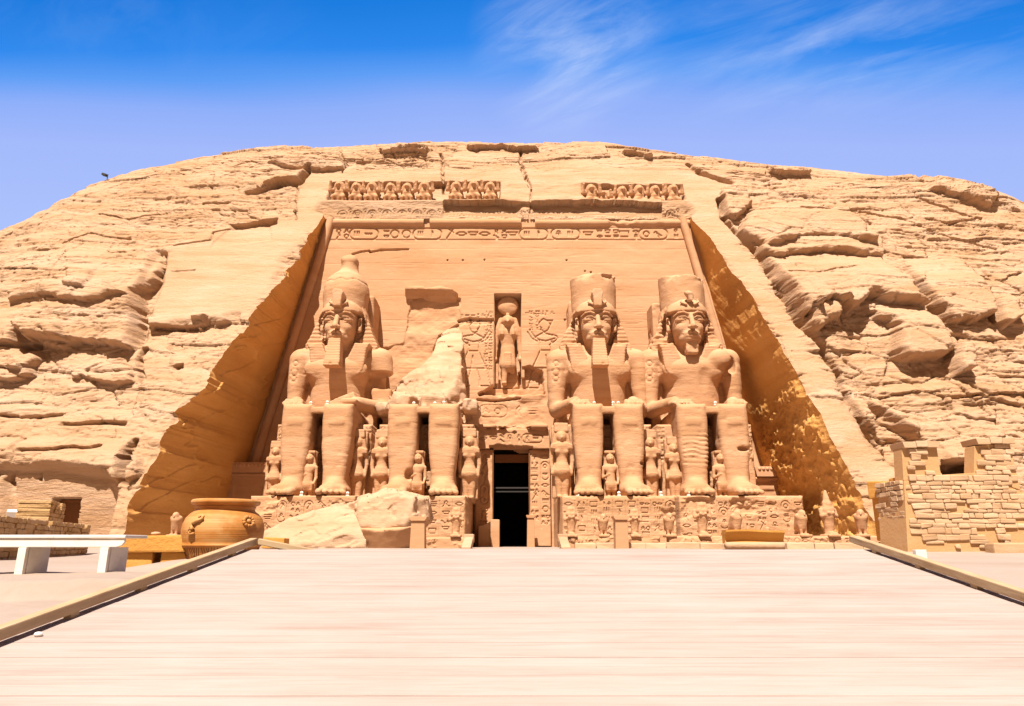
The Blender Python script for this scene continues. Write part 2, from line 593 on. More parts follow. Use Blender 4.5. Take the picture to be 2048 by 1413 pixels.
    def row(self, x0, x1, cz, s, rng, wd, dep, gap=0.25):
        x = x0 + s / 2
        while x < x1 - s / 2:
            if rng.random() < 0.16 and x + 2.2 * s < x1:
                self.cartouche(x + s * .8, cz, s * 2.5, s * 1.05, wd, dep)
                self.glyph(x + s * .2, cz, s * .62, rng, wd, dep); self.glyph(x + s * 1.2, cz, s * .62, rng, wd, dep)
                x += s * 1.75
            elif rng.random() < 0.4:
                for q in (-.25, .25): self.glyph(x, cz + q * s, s * .45, rng, wd, dep)
                x -= s * .3
            else:
                self.glyph(x, cz, s * .9, rng, wd, dep)
            x += s * (1 + gap * rng.random())

    def col(self, cx, z0, z1, wdt, rng, wd, dep):
        z = z1 - wdt * .4
        while z > z0 + wdt * .3:
            if rng.random() < 0.12 and z - 2 * wdt > z0:
                self.cartouche(cx, z - wdt * .7, wdt * .85, wdt * 2.0, wd, dep)
                self.glyph(cx, z - wdt * .2, wdt * .5, rng, wd, dep); self.glyph(cx, z - wdt * 1.1, wdt * .5, rng, wd, dep)
                z -= wdt * 2.3
            elif rng.random() < 0.5:
                for q in (-.25, .25): self.glyph(cx + q * wdt, z, wdt * .42, rng, wd, dep)
                z -= wdt * .6
            else:
                self.glyph(cx, z, wdt * .75, rng, wd, dep); z -= wdt * .85


def sheet(name, VX, VY, VZ, mat, parent=None, keep=None, flip=False, smooth=True, loc=None):
    """a rows x columns grid of points as one mesh; keep masks the quads"""
    r, c = VX.shape
    V = np.stack([VX, VY, VZ], -1).reshape(-1, 3)
    idx = np.arange(r * c).reshape(r, c)
    Q = np.stack([idx[:-1, :-1], idx[:-1, 1:], idx[1:, 1:], idx[1:, :-1]], -1)
    Q = Q[keep] if keep is not None else Q.reshape(-1, 4)
    if flip: Q = Q[:, ::-1]
    used = np.unique(Q); m = np.full(len(V), -1); m[used] = np.arange(len(used))
    return link(name, mesh_np(name, V[used], m[Q], smooth), mat, parent, loc)


def block(name, rel, depth, mat, parent=None, loc=None, edge=0.06, rough=0.03, seed=0, lean=0.0):
    """a carved slab: the relief rel on its front (towards -Y), plain sides and back; front at y=0"""
    X, Z = np.meshgrid(rel.x, rel.z)
    d = rel.D.copy()
    e = np.minimum(np.minimum(X - rel.x[0], rel.x[-1] - X), np.minimum(Z - rel.z[0] + .2, rel.z[-1] - Z))
    chip = np.clip(fb2(X * 1.3, Z * 1.3, 3, seed + 5), 0, 1) * 0.5
    d = d - edge * np.clip(1 - e / (0.08 + chip), 0, 1) ** 2 * (1 + 2 * chip) + rough * fb2(X * 1.1, Z * 2.2, 4, seed)
    Y = -d + lean * (Z - rel.z[0])
    ring = lambda A, val: np.pad(A, 1, mode='edge') if val is None else np.pad(A, 1, constant_values=val)
    VX, VZ, VY = ring(X, None), ring(Z, None), ring(Y, None)
    VY[0, :] = VY[-1, :] = depth; VY[:, 0] = VY[:, -1] = depth
    return sheet(name, VX, VY, VZ, mat, parent, loc=loc)


# ------------------------------------------------------------------ materials
def material(name):
    m = bpy.data.materials.new(name); m.use_nodes = True
    return m, NT(m.node_tree)


def finish(t, col, rough, height=None, strength=0.4, dist=0.1, spec=0.2):
    b = t.n('ShaderNodeBsdfPrincipled', {'Base Color': col, 'Roughness': rough, 'Specular IOR Level': spec})
    if height is not None:
        bp = t.n('ShaderNodeBump', {'Height': height, 'Strength': strength, 'Distance': dist})
        t.t.links.new(bp.outputs[0], b.inputs['Normal'])
    t.n('ShaderNodeOutputMaterial', {0: b.outputs[0]})


def stone(name, dark, mid, light, layer=1.0, scale=1.0, bump=0.5, pale=0.0, palecol=(.75, .62, .48), dist=0.12, iso=False):
    """bedded sandstone: colour bands stretched along the bedding, grain, pits, pale efflorescence"""
    m, t = material(name)
    oc = t.n('ShaderNodeTexCoord').outputs['Object']
    bands = t.noise(t.mapping(oc, (.09 * scale, .09 * scale, 1.1 * layer * scale)), 1.0, 7, .6, .4)
    blot = t.noise(t.mapping(oc, (.25 * scale, .25 * scale, .4 * scale)), 1.0, 5, .55, .3)
    grain = t.noise(oc, 5.0 * scale, 8, .7)
    f = t.math('ADD', t.math('MULTIPLY', bands, .55), t.math('ADD', t.math('MULTIPLY', blot, .3), t.math('MULTIPLY', grain, .15)))
    if iso:
        f = t.math('ADD', f, t.math('MULTIPLY', t.math('SUBTRACT', t.n('ShaderNodeNewGeometry').outputs['Random Per Island'], .5), .16))
    col = t.ramp(f, [(.34, dark), (.5, mid), (.66, light)])
    if pale:
        pm = t.n('ShaderNodeMapRange', {0: t.noise(t.mapping(oc, (.35 * scale, .35 * scale, .9 * scale), (0, 0, 0), (7, 3, 1)), 1.0, 8, .65, .5), 1: .55, 2: .75, 3: 0.0, 4: pale}).outputs[0]
        col = t.mix(pm, col, (*palecol, 1))
    fine = t.noise(t.mapping(oc, (1.2 * scale, 1.2 * scale, (1.6 if iso else 6.0) * scale)), 1.0, 9, .68, .6)
    pits = t.n('ShaderNodeTexVoronoi', {'Vector': oc, 'Scale': 2.2 * scale}, feature='F1').outputs['Distance']
    hgt = t.math('ADD', t.math('MULTIPLY', fine, .7), t.math('ADD', t.math('MULTIPLY', grain, .45), t.math('MULTIPLY', t.math('MINIMUM', pits, .12), .8)))
    finish(t, col, .92, hgt, bump, dist)
    return m


M_CLIFF = stone('cliff sandstone', (0.366, 0.206, 0.101), (0.442, 0.276, 0.164), (0.480, 0.327, 0.222), 1.0, 1.0, .85, .5, (0.494, 0.368, 0.275), .2)
M_FACADE = stone('dressed sandstone', (0.419, 0.220, 0.105), (0.483, 0.272, 0.147), (0.522, 0.319, 0.188), .8, .8, .4, .35, (0.552, 0.382, 0.265), .06)
M_STATUE = stone('carved sandstone', (0.399, 0.211, 0.099), (0.483, 0.272, 0.147), (0.532, 0.329, 0.195), 1.4, 1.2, .65, .45, (0.561, 0.397, 0.280), .08)
M_SHADE = stone('shade-tinted cheek sandstone', (.52, .255, .075), (.62, .325, .095), (.66, .37, .13), .9, 1.0, .6, .1, (.7, .46, .22), .12)  # same rock as the cliff; golden bounce light painted into the colour
M_PALE = stone('bleached broken sandstone', (0.394, 0.232, 0.130), (0.468, 0.300, 0.185), (0.507, 0.353, 0.245), 1.0, 1.2, .7, .4, (0.561, 0.426, 0.330), .08)
M_BLOCK = stone('masonry sandstone', (0.414, 0.256, 0.135), (0.502, 0.334, 0.200), (0.552, 0.397, 0.260), .7, 2.5, .6, .2, (0.739, 0.580, 0.420), .05, iso=True)
M_MORTAR = stone('clay mortar', (0.443, 0.256, 0.110), (0.492, 0.290, 0.135), (0.532, 0.334, 0.169), .6, 2.0, .3, iso=True)
M_MUD = stone('mud brick', (.40, .24, .10), (.50, .32, .15), (.60, .42, .24), .8, 3.0, .7, iso=True)
M_GROUND = stone('pale ground', (0.266, 0.199, 0.151), (0.325, 0.253, 0.207), (0.364, 0.299, 0.255), .5, 1.0, .5, .3, (0.394, 0.335, 0.298), .06, iso=True)
M_ORANGE = stone('orange sandstone', (.46, .21, .045), (.53, .26, .06), (.57, .31, .09), .8, 2.5, .4, iso=True)


def plain(name, col, rough=.6, var=.12, bump=.15, scale=8.0, spec=.3):
    m, t = material(name)
    oc = t.n('ShaderNodeTexCoord').outputs['Object']
    f = t.noise(oc, scale, 6, .6)
    d = tuple(c * (1 - var) for c in col)
    c = t.mix(f, (*d, 1), (*col, 1))
    finish(t, c, rough, f, bump, .02, spec)
    return m


M_WHITE = plain('white paint', (.68, .65, .60), .45, .12, .1, 14)
M_DARK = plain('interior painted dark', (.045, .032, .024), .95, .3, .2, 3, .05)  # passage shade painted in as near-black walls
M_METAL = plain('grey steel', (.035, .03, .028), .6, .2, .1, 6, .3)
M_DOORWOOD = plain('brown door wood', (.20, .075, .02), .7, .4, .3, 5)
M_LAMP = plain('white lamp housing', (.82, .80, .76), .4, .1, .05, 10)


def scuffed(name, col, dirt):
    """old paint: brush marks, hand grime and chipped spots of a fixed shape"""
    m, t = material(name)
    oc = t.n('ShaderNodeTexCoord').outputs['Object']
    g = t.n('ShaderNodeMapRange', {0: t.noise(oc, 2.6, 8, .65, .6), 1: .50, 2: .72, 3: 0.0, 4: .55}).outputs[0]
    c = t.mix(g, (*col, 1), (*dirt, 1))
    ch = t.n('ShaderNodeMapRange', {0: t.noise(oc, 14, 5, .6), 1: .66, 2: .70, 3: 0.0, 4: .8}).outputs[0]
    c = t.mix(ch, c, (dirt[0] * .6, dirt[1] * .55, dirt[2] * .5, 1))
    finish(t, c, .5, t.math('SUBTRACT', t.noise(t.mapping(oc, (1.5, 14, 14)), 1.0, 5, .6), t.math('MULTIPLY', ch, .6)), .35, .01, .3)
    return m


M_PAINT = scuffed('scuffed white paint', (.68, .65, .60), (.46, .40, .33))


def wood(name, dark, mid, light, along='X', bump=.35, plank=None):
    m, t = material(name)
    tcn = t.n('ShaderNodeTexCoord')
    oc = tcn.outputs['Object']
    rnd = t.n('ShaderNodeNewGeometry').outputs['Random Per Island']
    sh = t.n('ShaderNodeCombineXYZ', {0: t.math('MULTIPLY', rnd, 37.0), 1: t.math('MULTIPLY', rnd, 11.0), 2: t.math('MULTIPLY', rnd, 23.0)}).outputs[0]
    v = t.n('ShaderNodeVectorMath', {0: oc, 1: sh}, operation='ADD').outputs[0]
    st = (1.1, 16, 16) if along == 'X' else (16, 1.1, 16)
    s2 = (.5, 3.0, 3.0) if along == 'X' else (3.0, .5, 3.0)
    g = t.noise(t.mapping(v, st), 1.0, 7, .65, .8)
    b = t.noise(t.mapping(v, s2), 1.0, 6, .6, .6)
    wear = t.noise(t.mapping(oc, (.6, 1.2, 1)), 1.0, 6, .6, .3)
    f = t.math('ADD', t.math('MULTIPLY', g, .35), t.math('ADD', t.math('MULTIPLY', b, .3), t.math('ADD', t.math('MULTIPLY', wear, .29), t.math('MULTIPLY', rnd, .06))))
    streak = t.n('ShaderNodeMapRange', {0: t.noise(t.mapping(v, (.5, 9, 9) if along == 'X' else (9, .5, 9)), 1.0, 8, .7, .4), 1: .52, 2: .70, 3: 0.0, 4: .45}).outputs[0]
    col = t.ramp(f, [(.32, dark), (.47, mid), (.60, light)])
    col = t.mix(streak, col, (*[q * .78 for q in dark], 1))
    finish(t, col, .8, t.math('ADD', g, t.math('MULTIPLY', b, .4)), bump, .012)
    return m


M_DECK = wood('bleached planks', (.275, .20, .16), (.345, .272, .235), (.38, .31, .275))
M_RAIL = wood('weathered beam', (.25, .155, .075), (.38, .255, .14), (.47, .345, .21), 'Y', .8)


# ------------------------------------------------------------------ the cliff, one sheet with the temple's opening cut out of it
SIL = [(-150, 540), (0, 475), (100, 430), (200, 375), (300, 340), (400, 318), (500, 300), (600, 297), (700, 292), (800, 290), (900, 287), (1000, 285), (1100, 283),
       (1200, 288), (1300, 303), (1400, 312), (1500, 325), (1600, 333), (1700, 347), (1800, 358), (1843, 368), (1862, 356), (1900, 362),
       (1950, 378), (2000, 402), (2048, 418), (2200, 480)]
LEFT = [(645, 435), (622, 470), (600, 500), (572, 545), (545, 580), (505, 620), (488, 645), (475, 670), (452, 700), (430, 730), (415, 775), (380, 800), (345, 850), (325, 905), (295, 950), (270, 1000), (245, 1070)]
RIGHT = [(1385, 440), (1402, 458), (1420, 475), (1450, 520), (1480, 560), (1512, 612), (1540, 660), (1565, 700), (1590, 740), (1625, 800), (1645, 840), (1665, 880), (1700, 950), (1725, 1000), (1745, 1060)]


def edge_table(px):
    q = sorted([(onplane(u, v)[2], onplane(u, v)[0]) for u, v in px])
    return np.array([a for a, _ in q]), np.array([b for _, b in q])


ZL, XLt = edge_table(LEFT); ZR, XRt = edge_table(RIGHT)
ZTOP = 31.2                              # top of the cut, above the row of baboons
FRZ_L, FRZ_R = -16.6, 15.4


def open_l(z):
    x = np.interp(z, ZL, XLt)
    j = .22 * fb2(z * .9, 3.1 + 0 * z, 4, 11) + .12 * np.round(2 * vn2(z * 1.4, 7.7 + 0 * z, 12))
    x = x + j * sstep(26, 22, z)
    return np.where(z > 26.2, FRZ_L + (x - FRZ_L) * sstep(27.0, 26.2, z), x)


def open_r(z):
    x = np.interp(z, ZR, XRt)
    j = .2 * fb2(z * .9, 8.4 + 0 * z, 4, 21)
    x = x + j * sstep(26, 22, z)
    return np.where(z > 26.0, FRZ_R + (x - FRZ_R) * sstep(26.8, 26.0, z), x)


def inner_l(z): return -20.77 + .1946 * z
def inner_r(z): return 19.62 - .184 * z


def pxpoly(pts): return [(onplane(u, v)[0], onplane(u, v)[2]) for u, v in pts]


# (polygon in photo pixels, forward metres, rounding width, fade-out length at the top)
BULGES = [
    ([(1500, 420), (1600, 400), (1720, 440), (1740, 500), (1640, 470), (1530, 500), (1500, 480), (1470, 470)], .9, .9, 2.5),
    ([(1507, 500), (1560, 475), (1640, 466), (1720, 480), (1758, 490), (1762, 520), (1640, 505), (1560, 520), (1520, 510)], 1.1, .7, 1.5),
    ([(1530, 520), (1600, 500), (1700, 495), (1760, 520), (1800, 570), (1830, 620), (1760, 610), (1715, 600), (1690, 630), (1640, 610), (1600, 645), (1570, 590), (1545, 560)], 1.9, .9, 4.5),
    ([(1605, 620), (1640, 605), (1672, 620), (1668, 645), (1625, 668), (1608, 655)], 1.6, .7, .8),
    ([(1700, 598), (1740, 595), (1830, 610), (1880, 680), (1895, 705), (1870, 722), (1800, 728), (1775, 705), (1775, 660), (1740, 640)], 1.7, .9, 3.0),
    ([(1893, 690), (1915, 688), (1928, 715), (1926, 745), (1905, 752), (1893, 740)], 1.7, .4, .5),
    ([(1800, 520), (1900, 510), (1950, 560), (1977, 640), (1930, 650), (1885, 650), (1845, 610), (1820, 570)], 1.5, .8, 4.0),
    ([(1978, 600), (2010, 590), (2030, 640), (2000, 660), (1980, 650)], 1.2, .6, 1.2),
    ([(1850, 362), (1900, 365), (1950, 378), (1985, 400), (1980, 420), (1900, 395), (1850, 385)], .9, .8, 1.0),
    ([(1620, 790), (1700, 770), (1790, 810), (1842, 850), (1845, 875), (1790, 880), (1720, 840), (1690, 800)], .7, .9, 2.0),
    ([(1880, 900), (1955, 895), (1960, 925), (1915, 945), (1885, 925)], .9, .5, 1.0),
    ([(1440, 385), (1490, 380), (1500, 410), (1470, 440), (1445, 430)], .8, .4, .8),
    ([(1510, 345), (1610, 340), (1622, 352), (1560, 352)], .8, .3, .6),
    # left side
    ([(100, 480), (220, 490), (325, 505), (318, 560), (285, 590), (280, 640), (270, 700), (200, 690), (90, 690), (-40, 700), (-60, 560)], 1.35, .55, 5.0),
    ([(45, 600), (110, 575), (210, 570), (280, 600), (200, 618), (120, 606), (50, 612)], .75, .5, .9),
    ([(150, 545), (210, 540), (208, 600), (170, 590)], .5, .6, 1.2),
    ([(60, 660), (150, 650), (155, 690), (130, 705), (75, 690), (70, 672)], .8, .5, .8),
    ([(0, 690), (70, 690), (90, 720), (60, 745), (0, 740)], .9, .5, .8),
    ([(0, 735), (70, 738), (72, 755), (40, 762), (0, 760)], .9, .3, .4),
    ([(145, 740), (230, 750), (265, 740), (270, 765), (235, 770), (150, 752)], .6, .3, .5),
    ([(300, 640), (400, 625), (425, 630), (402, 658), (300, 655)], .7, .3, .6),
    ([(395, 640), (440, 625), (455, 640), (430, 650)], .5, .3, .4),
    ([(0, 880), (150, 870), (260, 880), (300, 940), (260, 965), (80, 948), (0, 940)], .8, .7, 1.4),
    ([(520, 380), (590, 350), (620, 340), (600, 368), (560, 372)], .7, .25, .5),
    ([(540, 330), (620, 320), (700, 325), (690, 340), (600, 345)], .5, .4, .8),
    ([(930, 290), (1070, 288), (1075, 300), (1000, 297), (940, 298)], .9, .3, .5),
    ([(760, 298), (860, 296), (850, 306), (770, 306)], .7, .3, .4),
    ([(1240, 300), (1310, 310), (1300, 318), (1250, 308)], .7, .3, .4),
]
# recesses: (polygon, back metres, softness)
HOLLOWS = [
    ([(458, 446), (500, 441), (553, 437), (552, 448), (535, 452), (462, 458)], .75, .12),
    ([(455, 460), (540, 450), (545, 480), (420, 495), (425, 485)], .12, .1),
    ([(1690, 640), (1720, 640), (1780, 720), (1830, 860), (1800, 930), (1750, 880), (1690, 780)], .5, .8),
    ([(1740, 800), (1800, 840), (1850, 880), (1800, 930)], 1.0, .3),
    ([(1885, 925), (1950, 925), (1955, 948), (1890, 950)], 2.0, .2),
    ([(250, 915), (268, 905), (272, 925), (258, 972), (247, 970)], 1.6, .12),
    ([(60, 672), (78, 678), (80, 700), (62, 715), (45, 700)], 1.2, .25),
    ([(470, 1000), (500, 1000), (500, 1060), (470, 1060)], .2, .2),
    ([(310, 500), (330, 505), (322, 570), (290, 640), (283, 690), (272, 690), (275, 620), (300, 560)], .6, .25),
    ([(5, 960), (28, 945), (12, 1030), (0, 1030)], .7, .15),
    ([(28, 985), (42, 985), (40, 1000), (25, 1000)], .6, .1),
    ([(32, 1005), (42, 1008), (40, 1030), (28, 1030)], .5, .1),
    ([(72, 955), (83, 952), (80, 963), (72, 964)], .5, .1),
    ([(347, 733), (365, 727), (362, 740), (350, 742)], .7, .1),
    ([(350, 830), (372, 832), (365, 850), (345, 850)], .3, .15),
]
CRACKS = [
    ([(622, 338), (612, 352), (600, 368), (590, 374)], .22, .7), ([(600, 368), (560, 376), (525, 386), (498, 388)], .3, .7),
    ([(595, 374), (590, 410), (592, 440)], .07, .3), ([(882, 308), (886, 345), (884, 380)], .12, .5), ([(1040, 300), (1043, 330), (1052, 352), (1060, 375)], .15, .5),
    ([(310, 655), (360, 660), (402, 655)], .12, .5), ([(340, 545), (390, 540)], .05, .2), ([(350, 490), (420, 480), (425, 465), (458, 458)], .08, .3),
    ([(410, 408), (455, 408)], .1, .4), ([(1440, 400), (1450, 440), (1480, 470), (1510, 500), (1535, 540), (1560, 590), (1600, 650), (1640, 690), (1680, 745), (1700, 790), (1725, 840), (1765, 890), (1800, 930)], .28, 1.1),
    ([(1730, 470), (1755, 490), (1762, 540), (1800, 580)], .12, .5), ([(1815, 570), (1845, 610), (1900, 680)], .2, .8), ([(1940, 560), (1970, 590), (1978, 645)], .2, .8),
    ([(1380, 330), (1400, 345), (1440, 360), (1462, 365)], .35, .6), ([(270, 930), (262, 905), (268, 885)], .2, .8), ([(60, 905), (130, 900), (205, 895)], .12, .4),
    ([(55, 880), (45, 905)], .12, .4), ([(125, 850), (200, 845), (245, 850)], .15, .4), ([(0, 832), (70, 838), (120, 830)], .15, .4),
    ([(290, 700), (278, 720), (282, 760)], .2, .6), ([(680, 300), (690, 335), (685, 345)], .1, .4), ([(1060, 440), (1062, 380)], .08, .3),
    ([(1700, 420), (1800, 440), (1900, 480), (1990, 500)], .12, .5), ([(1850, 440), (1900, 450), (1950, 440)], .1, .4), ([(1600, 420), (1680, 425), (1740, 450)], .12, .5),
    ([(1800, 300 + 60), (1830, 400), (1900, 420), (1960, 440)], .12, .5), ([(1560, 560), (1620, 560), (1700, 545)], .08, .3), ([(1900, 800), (1960, 790), (2048, 810)], .1, .4),
    ([(1890, 760), (1950, 800), (1985, 830)], .1, .4), ([(200, 430), (260, 440), (340, 425)], .08, .3), ([(130, 490), (180, 470), (260, 480)], .08, .3),
]
# areas dressed smooth in antiquity or by restorers: less relief
SMOOTH = [([(345, 495), (450, 450), (560, 430), (640, 440), (560, 530), (500, 620), (420, 640), (300, 655), (300, 580)], .12),
          ([(1385, 440), (1440, 430), (1500, 510), (1590, 650), (1690, 800), (1770, 920), (1740, 960), (1660, 870), (1580, 720), (1480, 560)], .12),
          ([(600, 340), (1450, 340), (1450, 440), (600, 440)], .15), ([(20, 945), (215, 960), (235, 1000), (205, 1075), (-20, 1075)], .1),
          ([(860, 300), (1400, 320), (1400, 350), (860, 345)], .5)]


def cells(x, z, s):
    """nearest-cell id and distance to the cell border of a scattered point pattern"""
    xi, zi = np.floor(x), np.floor(z)
    f1 = np.full(x.shape, 9.0); f2 = f1.copy(); cid = np.zeros(x.shape, np.float32)
    for a in (-1, 0, 1):
        for c in (-1, 0, 1):
            i, j = xi + a, zi + c
            d = np.hypot(i + .15 + .7 * hsh(i, j, 1, s) - x, j + .15 + .7 * hsh(i, j, 2, s) - z)
            h = hsh(i, j, 3, s)
            nw = d < f1
            f2 = np.where(nw, f1, np.minimum(f2, d)); cid = np.where(nw, h, cid); f1 = np.where(nw, d, f1)
    return cid, f2 - f1


def natural(X, Z):
    """forward offset of weathered bedded sandstone"""
    wz = Z + .9 * fb2(X / 13, Z / 13, 3, 40) + .25 * fb2(X / 2.5, Z / 2.5, 2, 43)
    wx = X + .9 * fb2(X / 3.1, Z / 2.1, 3, 46) + .35 * Z
    o = .75 * fb2(X / 11, Z / 8, 4, 50)

    def layer(th, wd, amp, s, groove, saw):
        q = wz / th + .35 * vn2(wx / 30, wz / th * .7, s)
        k = np.floor(q); fz = q - k
        cw = wd * (.5 + 1.6 * hsh(k, 1, 2, s))
        p = (wx + 40 * hsh(k, 3, 4, s)) / cw
        c = np.floor(p); fx = p - c
        a = hsh(k, c, 5, s) - .5
        tilt = (hsh(k, c, 6, s) - .5) * .5 * (fz - .5) + (hsh(k, c, 7, s) - .5) * .35 * (fx - .5)
        lip = saw * (hsh(k, c, 8, s) ** 2) * (1 - fz) ** 1.3                     # each bed swells towards its foot and overhangs
        dz = np.minimum(fz, 1 - fz) * th; dx = np.minimum(fx, 1 - fx) * cw
        r = .10 * th
        rnd = np.clip(1 - dz / r, 0, 1) * .5 + np.clip(1 - dx / r, 0, 1) * .25
        gm = sstep(.05, .4, fb2(X / 6, Z / 5, 3, s + 3))
        return amp * (a + tilt + lip - groove * rnd * (.2 + gm))
    m1 = sstep(-.25, .3, fb2(X / 17, Z / 12, 3, 60))
    m2 = sstep(-.3, .25, fb2(X / 9, Z / 6, 3, 63))
    m3 = sstep(-.2, .3, fb2(X / 6, Z / 4, 3, 66))
    sd = 1 - .45 * sstep(-8, -16, X)                                                    # the left slope is flatter
    m1 = m1 * sd; m2 = m2 * sd; m3 = m3 * sd
    o = o + layer(2.6, 8.0, .50, 70, .35, .6) * (.3 + .7 * m1)
    o = o + layer(1.0, 4.2, .24, 75, .6, .9) * (.15 + .85 * m2)
    o = o + layer(.42, 2.2, .10, 80, .7, 1.0) * (.15 + .85 * m3 ** 2)
    o = o + layer(.19, 1.3, .035, 82, .7, 1.0)
    lam = np.abs(fb2(X / 5.0, wz / .5, 4, 85))
    o = o - .13 * sstep(.07, 0, lam) * sstep(-.1, .3, fb2(X / 4, Z / 3, 3, 86)) + .05 * fb2(X / .8, wz / .22, 3, 90)
    jn = np.abs(fb2((X + .4 * Z) / 3.0, Z / 9.0, 4, 87))
    o = o - .18 * sstep(.03, 0, jn) * sstep(.1, .35, fb2(X / 5, Z / 5, 2, 88))
    for wd_, ht_, amp_, s_ in ((3.0, 1.5, .34, 101), (1.2, .62, .17, 104), (.5, .27, .06, 107)):        # angular broken blocks
        q1, q2 = (X + .5 * Z + .25 * fb2(X / 1.1, Z / .7, 3, s_)) / wd_, (wz + .12 * fb2(X / .6, Z / .5, 2, s_ + 1)) / ht_
        cid, bd = cells(q1, q2, s_)
        mk = sstep(-.1, .25, fb2(X / (5 * wd_), Z / (4 * ht_), 3, s_ + 2)) * (1 - .35 * sstep(-8, -16, X))
        o = o + mk * amp_ * (cid - .5) - mk * amp_ * .7 * sstep(.09, 0, bd)
    flake = fb2(X / 2.2, wz / .9, 4, 95)
    o = o + .10 * np.round(flake * 3) / 1.5
    return o


def cliff_offset(X, Z):
    mask = np.ones(X.shape, np.float32)
    for poly, a in SMOOTH:
        pp = pxpoly(poly)
        d = polysd(X, Z, pp) + .5 * fb2(X / 1.5, Z / 1.5, 2, 5)
        mask = mask * (a + (1 - a) * sstep(-.5, .6, d))
    for poly, amp, wd, fade in BULGES[:8]:                     # the big rounded blocks keep only fine bedding
        pp = pxpoly(poly)
        mask = mask * (1 - .5 * sstep(.1, -.5, polysd(X, Z, pp)))
    o = natural(X, Z) * mask
    wob = .22 * fb2(X / .9, Z / .6, 3, 99) + .15 * (cells(X / 1.3, Z / .8, 98)[0] - .5)
    for poly, amp, wd, fade in BULGES:
        pp = pxpoly(poly)
        xs = [p[0] for p in pp]; zs = [p[1] for p in pp]
        s = (X > min(xs) - 1) & (X < max(xs) + 1) & (Z > min(zs) - 1) & (Z < max(zs) + 1)
        if not s.any(): continue
        d = -(polysd(X[s], Z[s], pp) + wob[s])
        prof = np.sqrt(np.clip(d / (.6 * wd), 0, 1) * (2 - np.clip(d / (.6 * wd), 0, 1)))
        o[s] += amp * prof * sstep(max(zs) + .2, max(zs) - fade, Z[s])
    for poly, amp, soft in HOLLOWS:
        pp = pxpoly(poly)
        xs = [p[0] for p in pp]; zs = [p[1] for p in pp]
        s = (X > min(xs) - 1) & (X < max(xs) + 1) & (Z > min(zs) - 1) & (Z < max(zs) + 1)
        if not s.any(): continue
        o[s] -= amp * sstep(soft, -soft, polysd(X[s], Z[s], pp) + .3 * wob[s])
    for pts, wd, dep in CRACKS:
        pp = pxpoly(pts)
        for (ax, az), (bx, bz) in zip(pp, pp[1:]):
            s = (X > min(ax, bx) - 1) & (X < max(ax, bx) + 1) & (Z > min(az, bz) - 1) & (Z < max(az, bz) + 1)
            if not s.any(): continue
            x, z = X[s] + .5 * wob[s], Z[s] + .5 * wob[s]
            ex, ez = bx - ax, bz - az
            t = np.clip(((x - ax) * ex + (z - az) * ez) / (ex * ex + ez * ez + 1e-9), 0, 1)
            d = np.hypot(x - ax - ex * t, z - az - ez * t)
            o[s] -= dep * sstep(wd * 1.3, wd * .3, d)
    return o


